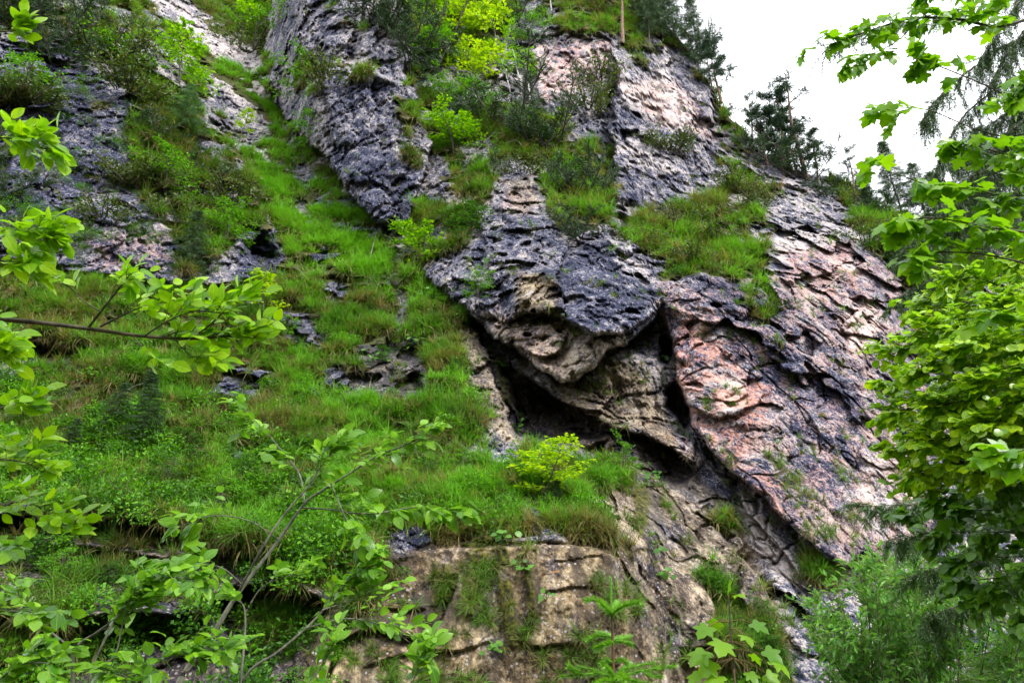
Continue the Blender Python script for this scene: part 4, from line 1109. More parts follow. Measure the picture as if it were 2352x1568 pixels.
_pin = [('sparse', 1430, 95, 190, 'pine with a tall bare orange trunk at the top of the cliff'), ('pine', 1657, 232, 145, 'dark pine standing against the sky right of the spruces'), ('sparse', 1638, 215, 110, 'thin pine close behind the dark skyline pine'), ('pine', 1800, 402, 205, 'largest pine of the crest group'), ('pine', 1765, 380, 140, 'left pine of the crest group'), ('sparse', 1852, 410, 250, 'slender pine with long bare trunk right of the group'), ('pine', 1878, 418, 110, 'low pine at the right of the group'), ('sparse', 1965, 465, 130, 'leaning pine alone on the falling crest'), ('sparse', 1728, 335, 120, 'nearly bare thin pine left of the group'), ('pine', 1830, 400, 130, 'middle pine of the crest group'), ('sparse', 1692, 290, 60, 'small scraggy pine on the bare crest')]
for k, x, y, h, w in _pin: PLANTS.append((k, 'pine_tree', x, y, h, w, 'pine', PI_, 1.25))
for x, y, h, w in [(1144, 200, 150, 'white-trunked birch left of the other two birches'), (1207, 255, 165, 'middle thin birch over the ledge'), (1222, 262, 185, 'right thin birch over the ledge'), (1268, 25, 110, 'pale bare trunk at the top of the picture'), (1175, 250, 120, 'faint thin birch between the white trunks')]:
    PLANTS.append(('birch', 'birch_tree', x, y, h, w, 'birch', BI, 1.0))
_mats = [(40, 215, 60, 'on the dark left rock'), (90, 250, 45, 'below the other cushion on the left rock'), (1480, 560, 40, 'on the grassy patch left'), (1560, 500, 45, 'at the top of the grassy patch'), (1640, 560, 45, 'in the middle of the grassy patch'), (1380, 200, 50, 'on the pale upper rock'), (1350, 250, 45, 'on the strip between pale rocks'), (1540, 345, 45, 'in the hollow under the skyline'), (1690, 440, 45, 'below the crest'), (1740, 480, 40, 'on the rock below the crest pines'), (1755, 720, 40, 'at the hanging grass tongue'), (760, 195, 50, 'on the shoulder of the buttress'), (250, 120, 60, 'at the rim of the bluff'), (300, 210, 60, 'under the rim of the bluff'), (330, 420, 60, 'in the middle of the bluff'), (420, 520, 60, 'low on the bluff'), (240, 500, 50, 'above the rock knob'), (540, 470, 60, 'at the right of the bluff'), (560, 120, 50, 'between the scree strips'), (1985, 560, 50, 'on the right slope'), (1590, 600, 40, 'at the foot of the grassy patch'), (1200, 400, 40, 'over the notch'), (1280, 380, 50, 'beside the notch'), (110, 1400, 80, 'dark under the lower left leaves'), (330, 1160, 70, 'over the tan rock band')]
for x, y, h, w in _mats: PLANTS.append(('mat', 'cushion_shrub', x, y, h, 'low olive cushion shrub ' + w, 'shrub', 'low olive cushion shrubs on the rock', 1.3))
for k, nm, x, y, h, lab, cat, grp, st in PLANTS:
    plant(k, nm, x, y, h, lab, cat, grp, 1 if nm == 'maple_shrub' and k == 'yellow' else None, st)
# ------------------------------------------------------------------ grass: tufts scattered over the turf, one mass
M_GRASS, _nt, _out = new_mat('meadow_grass')
def _grass_nodes():
    b = NB(_nt)
    tint = b.attr('tint', 'INSTANCER'); dry = b.attr('dry', 'INSTANCER'); dead = b.attr('dead')
    col = b.mix(tint, (0.020, 0.085, 0.006), (0.135, 0.395, 0.014))
    straw = b.mix(b.n('ShaderNodeObjectInfo').outputs['Random'], (0.12, 0.085, 0.03), (0.33, 0.23, 0.11))
    col = b.mix(b.math('MAXIMUM', dry, dead), col, straw)
    d = b.n('ShaderNodeBsdfPrincipled'); b.lk(col, d.inputs['Base Color']); d.inputs['Roughness'].default_value = 0.6; d.inputs['Specular IOR Level'].default_value = 0.25
    t = b.n('ShaderNodeBsdfTranslucent'); b.lk(b.mix(1.0, col, (1.2, 1.2, 0.6), 'MULTIPLY'), t.inputs[0])
    mx = b.n('ShaderNodeMixShader'); mx.inputs[0].default_value = 0.4
    b.lk(d.outputs[0], mx.inputs[1]); b.lk(t.outputs[0], mx.inputs[2]); b.lk(mx.outputs[0], _out.inputs[0])
_grass_nodes()

def tuft_mesh(seed, blades=26, hang=0.3):
    rng = np.random.RandomState(seed); V = []; F = []; A = []
    for k in range(blades):
        low = k < blades * hang
        az = rng.rand() * 6.28; L = 0.28 + 0.32 * rng.rand(); n = 4
        el = (0.1 + 0.4 * rng.rand()) if low else (0.7 + 0.75 * rng.rand())
        d = np.array([math.cos(az) * math.cos(el), math.sin(az) * math.cos(el), math.sin(el)])
        p = np.array([math.cos(az), math.sin(az), 0]) * 0.05 * rng.rand(); side = np.array([-math.sin(az), math.cos(az), 0])
        w = 0.008 + 0.007 * rng.rand(); b0 = len(V)
        for i in range(n):
            t = i / (n - 1)
            ww = w * (1 - t) + 0.0012
            V += [p - side * ww, p + side * ww]
            A += [(1.0 if low else 0.0) * (0.85 if rng.rand() < 0.75 else 0.2) + (0.35 * (1 - t) ** 2 if not low else 0)] * 2
            d = unit(d + np.array([0, 0, -1.0]) * (0.34 if not low else 0.5)); p = p + d * L / (n - 1)
        for i in range(n - 1):
            a = b0 + 2 * i; F += [(a, a + 1, a + 3, a + 2)]
    return mesh_np('grass_tuft', np.array(V), np.array(F), M_GRASS, False, {'dead': np.clip(A, 0, 1)})

tufts = bpy.data.collections.new('grass_tufts')       # source tufts for the scatter, never in the scene itself
for k in range(8):
    tufts.objects.link(bpy.data.objects.new('tuft_%d' % k, tuft_mesh(300 + k, 24 + 3 * (k % 3), 0.22 + 0.05 * (k % 4))))

def scatter_group(collection):
    ng = bpy.data.node_groups.new('scatter', 'GeometryNodeTree')
    ng.interface.new_socket('Geometry', in_out='INPUT', socket_type='NodeSocketGeometry')
    ng.interface.new_socket('Geometry', in_out='OUTPUT', socket_type='NodeSocketGeometry')
    n = ng.nodes; l = ng.links
    gi, go = n.new('NodeGroupInput'), n.new('NodeGroupOutput')
    ci = n.new('GeometryNodeCollectionInfo'); ci.inputs['Collection'].default_value = collection
    ci.inputs['Separate Children'].default_value = True; ci.inputs['Reset Children'].default_value = True
    ip = n.new('GeometryNodeInstanceOnPoints'); ip.inputs['Pick Instance'].default_value = True
    def named(nm, t):
        a = n.new('GeometryNodeInputNamedAttribute'); a.data_type = t; a.inputs['Name'].default_value = nm; return a.outputs['Attribute']
    e2r = n.new('FunctionNodeEulerToRotation'); l.new(named('rot', 'FLOAT_VECTOR'), e2r.inputs[0])
    l.new(gi.outputs[0], ip.inputs['Points']); l.new(ci.outputs[0], ip.inputs['Instance'])
    l.new(e2r.outputs[0], ip.inputs['Rotation']); l.new(named('size', 'FLOAT_VECTOR'), ip.inputs['Scale'])
    l.new(named('pick', 'INT'), ip.inputs['Instance Index'])
    l.new(ip.outputs[0], go.inputs[0])
    return ng
SCATTER = scatter_group(tufts)

def eulers(zax, yaw):
    out = np.zeros((len(zax), 3))
    zs = zax.tolist(); ys = yaw.tolist()
    for i in range(len(zs)):
        q = Vector((0, 0, 1)).rotation_difference(Vector(zs[i]))
        q = q @ Matrix.Rotation(ys[i], 3, 'Z').to_quaternion()
        out[i] = q.to_euler()
    return out

def scatter(name, pts, zax, size, tint, dry, picks, group=None):
    me = bpy.data.meshes.new(name); n = len(pts)
    me.vertices.add(n); me.vertices.foreach_set('co', pts.astype(np.float32).ravel())
    for an, t, v in (('rot', 'FLOAT_VECTOR', eulers(zax, RNG.rand(n) * 6.28)), ('size', 'FLOAT_VECTOR', size), ('tint', 'FLOAT', tint), ('dry', 'FLOAT', dry)):
        a = me.attributes.new(an, t, 'POINT')
        a.data.foreach_set('vector' if t == 'FLOAT_VECTOR' else 'value', np.ascontiguousarray(v, dtype=np.float32).ravel())
    a = me.attributes.new('pick', 'INT', 'POINT'); a.data.foreach_set('value', picks.astype(np.int32))
    me.update()
    o = link(name, me)
    m = o.modifiers.new('scatter', 'NODES'); m.node_group = group or SCATTER
    return tag(o, kind='stuff')

# density per vertex: by the view area each stands for, thinner where the turf is broken
cell = (2872.0 / (NX - 1)) * ((BOT - np.repeat(TOP[None], NY, 0)).ravel() / (NY - 1))
inview = (px > -160) & (px < 2520) & (py > -120) & (py < 1640)
gcl = fbm(POS * np.array([0.8, 0.8, 1.0]), 3, 0.6, 81)
dens = sstep(0.35, 0.8, grass) * cell * inview * (0.10 + 1.3 * sstep(-0.25, 0.3, gcl)) * np.where(leftbluff > 0.5, 0.75, 1.0)
steep = NF[:, 2]
keepout = np.zeros(N, bool)                     # bare rock the photo shows plainly: wet band, trickle, rib, scree, outcrops
for pts_, v_ in BARE:
    if v_ <= 0.12 and len(pts_) > 3 and max(p_[1] for p_ in pts_) < 1100 and not (min(p_[0] for p_ in pts_) > 1040 and max(p_[1] for p_ in pts_) < 620):
        a_ = np.array(pts_, float); s_ = np.nonzero((px > a_[:, 0].min() - 20) & (px < a_[:, 0].max() + 20) & (py > a_[:, 1].min() - 30) & (py < a_[:, 1].max() + 10))[0]
        keepout[s_] |= sdpoly(jx[s_], jy[s_] + 6, pts_) > -9
dens *= ~keepout
dens *= sstep(-0.35, 0.15, steep)
thicket = sstep(-60, 60, sdpoly(px, py, [(-300, 880), (330, 860), (480, 960), (640, 1030), (760, 1130), (860, 1260), (800, 1420), (700, 1740), (-300, 1740)]))
dens *= 1 - 0.45 * thicket
lowwall = sstep(-20, 40, sdpoly(px, py, [(-300, 1190), (430, 1215), (800, 1330), (760, 1740), (-300, 1740)]))
dens *= 1 - 0.97 * lowwall
dens = np.maximum(dens, lowwall * cell * inview * 0.16 * sstep(0.05, 0.3, fbm(POS * np.array([0.7, 0.7, 0.9]), 3, 0.6, 141)))
NT = 50000
NC = 9500                                     # tussocks: several tufts round a common centre, gaps between
cen = RNG.choice(N, NC, True, dens / dens.sum())
sel0 = np.repeat(cen, 4); sel1 = RNG.choice(N, NT - len(sel0), True, dens / dens.sum())
sel = np.concatenate([sel0, sel1])
hum_off = RNG.normal(0, 0.16, (NT, 3)) * np.array([1, 0.6, 0.8]); hum_off[len(sel0):] *= 0.3
pts = POS[sel] + hum_off
cl_tone = np.concatenate([np.repeat(RNG.normal(0, 0.16, NC), 4), np.zeros(len(sel1))])
zax = unit(NF[sel] * 0.55 + np.array([0, 0, 0.8]) + RNG.normal(0, 0.12, (NT, 3)))
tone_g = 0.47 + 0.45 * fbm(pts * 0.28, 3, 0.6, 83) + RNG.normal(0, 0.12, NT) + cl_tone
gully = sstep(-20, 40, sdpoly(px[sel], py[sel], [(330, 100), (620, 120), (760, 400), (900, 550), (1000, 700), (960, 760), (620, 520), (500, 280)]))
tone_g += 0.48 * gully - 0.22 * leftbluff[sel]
drygr = sstep(0.15, 0.6, fbm(pts * 0.5, 3, 0.6, 85)) * 0.6 * (RNG.rand(NT) < 0.5) + 0.30 * (leftbluff[sel] > 0.5) * RNG.rand(NT)
hump = sstep(-0.1, 0.35, fbm(pts * np.array([1.1, 0.8, 1.6]), 2, 0.5, 87))
drygr = np.maximum(drygr, 0.78 * hump * (RNG.rand(NT) < 0.48))
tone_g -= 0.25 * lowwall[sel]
lipd, lips, _ = polydist(px[sel], py[sel], [(760, 1330), (880, 1295), (1000, 1250), (1250, 1240), (1380, 1255), (1440, 1280)])
drygr = np.maximum(drygr, 0.85 * sstep(50, 15, lipd) * (RNG.rand(NT) < 0.75))
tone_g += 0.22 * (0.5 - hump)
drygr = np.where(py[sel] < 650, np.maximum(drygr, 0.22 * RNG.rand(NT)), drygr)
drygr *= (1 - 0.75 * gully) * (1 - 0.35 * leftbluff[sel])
sc = (0.75 + 0.65 * RNG.rand(NT)) * np.clip(pts[:, 1] / 24.0, 0.8, 1.35)
size = np.stack([sc, sc, sc * (0.8 + 0.4 * RNG.rand(NT))], 1)
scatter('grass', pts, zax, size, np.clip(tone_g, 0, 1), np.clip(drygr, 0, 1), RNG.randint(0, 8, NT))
# tufts hanging from rock lips and straggling on the bare faces
wst = cell * inview * sstep(0.6, 0.2, grass) * sstep(0.25, 0.5, fbm(POS * 0.9, 4, 0.65, 91)) * sstep(-0.1, 0.35, steep) * (px > -100)
wst += cell * inview * 0.25 * (moss > 0.5) * (py > 1200)
NS = 2600
sel = RNG.choice(N, NS, True, wst / wst.sum())
pts = POS[sel]
zax = unit(NF[sel] * 0.9 + np.where((py[sel] > 1200) & (moss[sel] > 0.3), -0.2, 0.45)[:, None] * np.array([0, 0, 1.0]) + RNG.normal(0, 0.15, (NS, 3)))
sc = 0.45 + 0.45 * RNG.rand(NS)
scatter('ledge_grass', pts, zax, np.stack([sc, sc, sc], 1), np.clip(0.35 + RNG.normal(0, 0.2, NS), 0, 1), np.clip(RNG.rand(NS) * 0.6, 0, 1), RNG.randint(0, 8, NS))

# undergrowth: leafy clumps covering the lower slope and the bluff, nobody could count them
def clump_mesh(seed, mat, leaf, n=190, r=0.32):
    rng = np.random.RandomState(seed)
    q = rng.normal(0, 1, (n, 3)); q = q / np.linalg.norm(q, axis=1, keepdims=True) * (rng.rand(n, 1) ** 0.4) * np.array([r, r, r * 0.8]) + np.array([0, 0, r * 0.55])
    V, F = cloud(q, q + rng.normal(0, .3, q.shape), rng.normal(0, .5, q.shape) + np.array([0, 0, .9]), leaf * (0.6 + 0.7 * rng.rand(n)), KITE)
    return mesh_np('leaf_clump', V, F, mat)
def clump_group(name, mats, leaf):
    c = bpy.data.collections.new(name)
    for k, mt in enumerate(mats): c.objects.link(bpy.data.objects.new('%s_%d' % (name, k), clump_mesh(500 + k, mt, leaf)))
    return scatter_group(c), len(mats)
G1, n1 = clump_group('leaf_clumps', [M_BEECH, M_SHADE, M_BEECH, M_SHADE, M_BEECH], 0.07)
G2, n2 = clump_group('scrub_clumps', [M_OLIVE, M_BEECH, M_OLIVE, M_SHADE], 0.048)
def undergrowth(name, w, n, grp, npick, lo, hi):
    s_ = RNG.choice(N, n, True, w / w.sum()); p_ = POS[s_]
    z_ = unit(NF[s_] * 0.5 + np.array([0, 0, 0.7]) + RNG.normal(0, 0.2, (n, 3))); c_ = lo + (hi - lo) * RNG.rand(n) ** 2
    scatter(name, p_, z_, np.stack([c_ * 1.2, c_ * 1.2, c_], 1), c_, c_ * 0, RNG.randint(0, npick, n), grp)
patch = sstep(-0.15, 0.3, fbm(POS * np.array([0.5, 0.4, 0.6]), 3, 0.6, 95))
undergrowth('undergrowth', cell * inview * (thicket * patch + 0.14 * (py > 500)) * np.maximum(sstep(0.2, 0.6, grass), 0.12 * lowwall) * ~keepout, 1700, G1, n1, 0.45, 1.5)
ridge_ = sstep(-20, 20, sdpoly(px, py, [(1240, -240), (1560, 80), (1760, 340), (1700, 460), (1400, 560), (1250, 480), (1000, 420), (960, 200), (900, -240)]))
undergrowth('scrub', cell * inview * (leftbluff * 1.0 + 0.1 * ridge_ * sstep(0.1, 0.4, grass) + 0.25 * (1 - thicket) * patch * grass * (py > 500)) * sstep(-0.1, 0.3, fbm(POS * 0.6, 3, 0.6, 97)), 1700, G2, n2, 0.4, 1.3)
# ------------------------------------------------------------------ near trees: single leaves are objects
M_NEAR = leaf_material('whitebeam_leaf', (0.085, 0.26, 0.004), (0.32, 0.55, 0.006), 0.48, 0.35, (0.17, 0.37, 0.012), 0.36, veins=True)
M_NEAR2 = leaf_material('sallow_leaf', (0.05, 0.18, 0.008), (0.22, 0.46, 0.012), 0.42, 0.45, (0.13, 0.31, 0.04), 0.33, veins=True)
M_SYC = leaf_material('sycamore_leaf', (0.085, 0.25, 0.003), (0.25, 0.48, 0.006), 0.5, 0.4, (0.15, 0.33, 0.01), 0.36)
M_LIND = leaf_material('linden_leaf', (0.11, 0.29, 0.003), (0.42, 0.62, 0.006), 0.45, 0.5, (0.18, 0.36, 0.02), 0.33, veins=True)
M_SHADEL = leaf_material('shaded_hornbeam_leaf', (0.04, 0.13, 0.008), (0.12, 0.28, 0.012), 0.42, 0.5)  # leaf colour darkened to carry the shade beneath the linden
M_WILL = leaf_material('willow_leaf', (0.06, 0.22, 0.02), (0.19, 0.46, 0.045), 0.42, 0.5, (0.17, 0.28, 0.13))
M_NEEDLE = leaf_material('near_spruce_needle', (0.018, 0.06, 0.012), (0.07, 0.16, 0.025), 0.2, 0.4)
M_SHOOT = leaf_material('fresh_spruce_needle', (0.10, 0.30, 0.02), (0.26, 0.52, 0.05), 0.3, 0.5)

def leaf_meshes(name, profs, mat):
    out = []
    for v, f in profs: out.append(mesh_np(name, v, f, mat, True))
    return out
L_OVAL = leaf_meshes('oval_leaf', [tpl_blade(OVALP, 0.18, 0.10), tpl_blade(OVALP, 0.05, 0.30), tpl_blade(OVALP, 0.30, -0.06), tpl_blade(OVALP, 0.12, 0.55)], M_NEAR)
L_SALL = leaf_meshes('oval_leaf', [tpl_blade(OVALP, 0.2, 0.15), tpl_blade(OVALP, 0.08, 0.35), tpl_blade(OVALP, 0.32, 0.0), tpl_blade(OVALP, 0.15, 0.5)], M_NEAR2)
L_SYC = leaf_meshes('lobed_leaf', [tpl_maple(0.12, 0.15), tpl_maple(0.25, 0.3), tpl_maple(0.0, 0.4), tpl_maple(0.2, -0.1)], M_SYC)
L_ROUND = leaf_meshes('round_leaf', [tpl_blade(ROUNDP, 0.15, 0.12), tpl_blade(ROUNDP, 0.05, 0.3), tpl_blade(ROUNDP, 0.25, 0.0)], M_LIND)

def line(pts, n=14):
    """branch through view places given as (x, y, distance)"""
    return smooth_line([at(*p) for p in pts], n)

def leafy_twig(rng, base, d, length, n, spread=0.9, gravity=0.25, r=0.0018, both=True):
    """a side twig with alternate leaves: returns (line, radii), leaf positions, leaf directions"""
    tw = limb(rng, base, d, length, 6, 0.10, -gravity)
    P_ = []; Dr = []
    for k in range(n):
        f = 0.2 + 0.8 * (k + 0.5) / n if n > 1 else 1.0
        i = min(int(f * 5), 4); q = tw[i] + (tw[i + 1] - tw[i]) * (f * 5 - i); dd = unit(tw[i + 1] - tw[i])
        sd_ = unit(np.cross(dd, [0, 0, 1.0])) * (1 if k % 2 else -1)
        P_.append(q); Dr.append(unit(dd * (0.55 + 0.5 * f) + sd_ * spread * (1.1 - 0.6 * f) + rng.normal(0, 0.22, 3) + np.array([0, 0, -gravity * 0.7])))
    return (tw, np.linspace(r, r * 0.4, 6)), P_, Dr

def place_leaves(parent, name, meshes, P_, Dr, sizes, rng, face=(0, -0.25, 1.0), tilt=0.4, limit=300, stuff_name='foliage'):
    """the largest in view as single leaf objects, the rest joined"""
    P_ = np.array(P_); Dr = unit(np.array(Dr)); n = len(P_); sizes = np.broadcast_to(sizes, (n,)) * (0.72 + 0.5 * rng.rand(n))
    nor = np.array(face) + rng.normal(0, tilt, (n, 3))
    nor = unit(nor - Dr * np.sum(nor * Dr, 1, keepdims=True)); sd_ = np.cross(nor, Dr)
    dist = np.linalg.norm(P_ - np.array([0, 0, CAMZ]), axis=1)
    dy = P_[:, 1] * CT + (P_[:, 2] - CAMZ) * ST; u = P_[:, 0] / dy; v = ((P_[:, 2] - CAMZ) * CT - P_[:, 1] * ST) / dy
    off = (np.abs(u) > 0.77) | (np.abs(v) > 0.52)
    order = np.argsort(-(sizes / dist) + off * 10)
    inv = np.array(parent.matrix_basis.inverted())
    for k in order[:limit]:
        if off[k]: continue
        s = sizes[k]
        M = Matrix(((Dr[k, 0] * s, sd_[k, 0] * s, nor[k, 0] * s, P_[k, 0] - parent.location[0]), (Dr[k, 1] * s, sd_[k, 1] * s, nor[k, 1] * s, P_[k, 1] - parent.location[1]),
                    (Dr[k, 2] * s, sd_[k, 2] * s, nor[k, 2] * s, P_[k, 2] - parent.location[2]), (0, 0, 0, 1)))
        link(name, meshes[rng.randint(len(meshes))], parent, M)
    rest = np.concatenate([order[limit:], [k for k in order[:limit] if off[k]]]).astype(int)
    if len(rest):
        me0 = meshes[0]; tv = np.array([v.co for v in me0.vertices]); tf = np.array([p.vertices[:] for p in me0.polygons])
        V, F = cloud(P_[rest] - np.array(parent.location), Dr[rest], nor[rest], sizes[rest], (tv, tf))
        tag(link(stuff_name, mesh_np(stuff_name, V, F, me0.materials[0], True), parent), kind='stuff')

def local(o, lines):
    q = np.array(o.location)
    return [(np.asarray(p) - q, r) for p, r in lines]

def leafy_plant(name, root, label, cat, limbs, meshes, bark, rng, size, leaf='leaf', twig=(0.10, 0.22), gap=0.05, n=(4, 8), start=0.25, face=(0, -0.25, 1.0), tilt=0.4, up=0.15, gravity=0.25, limit=300, sides=6, spread=0.9, depth=0.25):
    """limbs: (points, radius, where the twigs start, density)"""
    o = empty(name, root, label, cat)
    P_ = []; Dr = []; first = True
    for lb in limbs:
        pts, r = lb[0], lb[1]; st = lb[2] if len(lb) > 2 else start; dn = lb[3] if len(lb) > 3 else 1.0
        ln = line(pts, 6 + 4 * len(pts)); m = len(ln)
        tws = []
        total = np.sum(np.linalg.norm(np.diff(ln, axis=0), axis=1)); cnt = max(2, int(total * (1 - st) / gap * dn)) if dn > 0 else 0
        for k in range(cnt):
            f = st + (1 - st) * (k + rng.rand()) / cnt; i = min(int(f * (m - 1)), m - 2); q = ln[i] + (ln[i + 1] - ln[i]) * (f * (m - 1) - i)
            dd = unit(ln[i + 1] - ln[i]); sd_ = unit(np.cross(dd, [0, 0, 1.0])) * (1 if k % 2 else -1)
            d = dd * 0.7 + sd_ * rng.uniform(0.2, 1.0) * depth / 0.25 * 0.5 + np.array([0, 0, rng.uniform(-0.35, 0.75) + up]) + rng.normal(0, 0.15, 3)
            L = rng.uniform(*twig) * (1.15 - 0.5 * f)
            t, p2, d2 = leafy_twig(rng, q, d, L, rng.randint(n[0], n[1] + 1), spread, gravity, max(r * 0.28, 0.0012))
            tws.append(t); P_ += p2; Dr += d2
        if dn > 0: 
            P_.append(ln[-1]); Dr.append(ln[-1] - ln[-2])
        nm = 'trunk' if first and cat in ('tree', 'sapling', 'shrub') else 'branch'
        first = False
        b_ = link(nm, tubes(nm, local(o, [(ln, np.linspace(r, r * 0.35, m))]), bark, sides), o)
        if tws: link('twigs', tubes('twigs', local(o, tws), bark, 3), b_)
    place_leaves(o, leaf, meshes, P_, Dr, size, rng, face, tilt, limit)
    return o

# tree at the left border: one long branch across, leafy tips from the margin
r_ = np.random.RandomState(401)
leafy_plant('near_tree', (-2.6, 1.7, -1.2), 'near broadleaf tree at the left border, one long leafy branch reaching into the picture', 'tree', [
    ([(-330, 1500, 2.0), (-300, 1000, 2.0), (-260, 500, 2.0), (-250, 0, 2.0)], 0.03, 0.9, 0),
    ([(-290, 690, 2.0), (-60, 726, 2.05), (100, 742, 2.1), (205, 755, 2.15), (330, 772, 2.2), (440, 778, 2.25), (520, 772, 2.3), (585, 775, 2.3)], 0.0095, 0.60, 1.9),
    ([(202, 754, 2.15), (240, 705, 2.12), (275, 660, 2.1), (300, 628, 2.05)], 0.005, 0.35, 1.5),
    ([(232, 716, 2.12), (190, 690, 2.1), (160, 660, 2.08), (140, 650, 2.05)], 0.003, 0.35, 0.9),
    ([(230, 750, 2.15), (290, 720, 2.15), (340, 700, 2.2), (400, 690, 2.2)], 0.004, 0.2, 1.5),
    ([(330, 772, 2.2), (390, 735, 2.15), (450, 715, 2.15), (510, 720, 2.15)], 0.003, 0.15, 1.6),
    ([(400, 776, 2.22), (430, 810, 2.2), (455, 835, 2.2)], 0.003, 0.2, 1.6),
    ([(300, 766, 2.2), (330, 800, 2.15), (345, 825, 2.15)], 0.003, 0.4, 1.0),
    ([(440, 778, 2.25), (490, 740, 2.2), (530, 700, 2.2), (565, 690, 2.2)], 0.004, 0.3, 1.2),
    ([(-260, 50, 2.0), (-80, 60, 1.9), (10, 72, 1.9), (40, 70, 1.9)], 0.004, 0.6, 0.8),
    ([(-260, 330, 2.0), (-60, 318, 1.9), (40, 320, 1.9), (110, 345, 1.9)], 0.004, 0.42, 1.5),
    ([(-270, 560, 2.0), (-60, 520, 1.9), (50, 540, 1.9), (110, 548, 1.9)], 0.004, 0.42, 1.8),
    ([(-280, 620, 2.0), (-60, 590, 1.9), (10, 600, 1.9), (50, 610, 1.9)], 0.004, 0.5, 1.5),
    ([(-280, 790, 2.0), (-80, 780, 1.8), (0, 800, 1.8)], 0.004, 0.5, 1.4),
    ([(-290, 980, 2.0), (-60, 950, 2.2), (30, 930, 2.2), (60, 930, 2.2)], 0.004, 0.45, 1.2),
    ([(-300, 1130, 2.0), (-60, 1060, 2.3), (50, 1060, 2.3), (100, 1085, 2.3)], 0.004, 0.4, 1.2),
    ([(-300, 1240, 2.0), (-60, 1150, 2.4), (60, 1180, 2.4), (170, 1212, 2.4)], 0.004, 0.42, 1.1),
], L_OVAL, M_TWIG, r_, 0.055, gap=0.026, twig=(0.06, 0.17), n=(2, 5), face=(0, -0.9, 0.8), tilt=0.6, up=0.2, gravity=0.15)

# forked sapling at lower left
r_ = np.random.RandomState(402)
W = 3.3
leafy_plant('sallow_sapling', at(380, 1700, W) , 'forked sallow sapling at lower left with a pale stem slanting up to the right', 'sapling', [
    ([(330, 1760, W), (410, 1568, W), (480, 1470, W), (545, 1365, W), (640, 1240, W + .05), (692, 1165, W + .1), (720, 1138, W + .1)], 0.0150, 0.9, 0),
    ([(718, 1140, W + .1), (790, 1095, W + .1), (870, 1045, W + .15), (940, 1018, W + .15), (992, 982, W + .15)], 0.0065, 0.25, 1.35),
    ([(700, 1155, W + .1), (688, 1090, W + .15), (655, 1045, W + .2), (600, 980, W + .2), (550, 935, W + .2)], 0.005, 0.3, 1.15),
    ([(545, 1365, W), (600, 1262, W - .1), (650, 1185, W - .1), (705, 1120, W - .1), (745, 1060, W - .1), (770, 1030, W - .1)], 0.0065, 0.5, 1.2),
    ([(692, 1165, W + .1), (760, 1170, W + .1), (850, 1180, W), (960, 1165, W), (1055, 1180, W)], 0.005, 0.2, 1.3),
    ([(640, 1240, W + .05), (570, 1195, W - .1), (480, 1185, W - .2), (400, 1215, W - .2)], 0.0035, 0.45, 1.1),
    ([(560, 1345, W), (500, 1300, W - .2), (420, 1310, W - .2), (330, 1360, W - .2)], 0.0035, 0.3, 1.5),
    ([(760, 1110, W), (800, 1200, W - .1), (850, 1260, W - .2)], 0.003, 0.3, 1.2),
], L_SALL, M_GREYTWIG, r_, 0.066, gap=0.030, twig=(0.08, 0.2), n=(3, 6), face=(0, -0.4, 1.0), tilt=0.5, up=0.05, gravity=0.4, start=0.2)
r_ = np.random.RandomState(403)
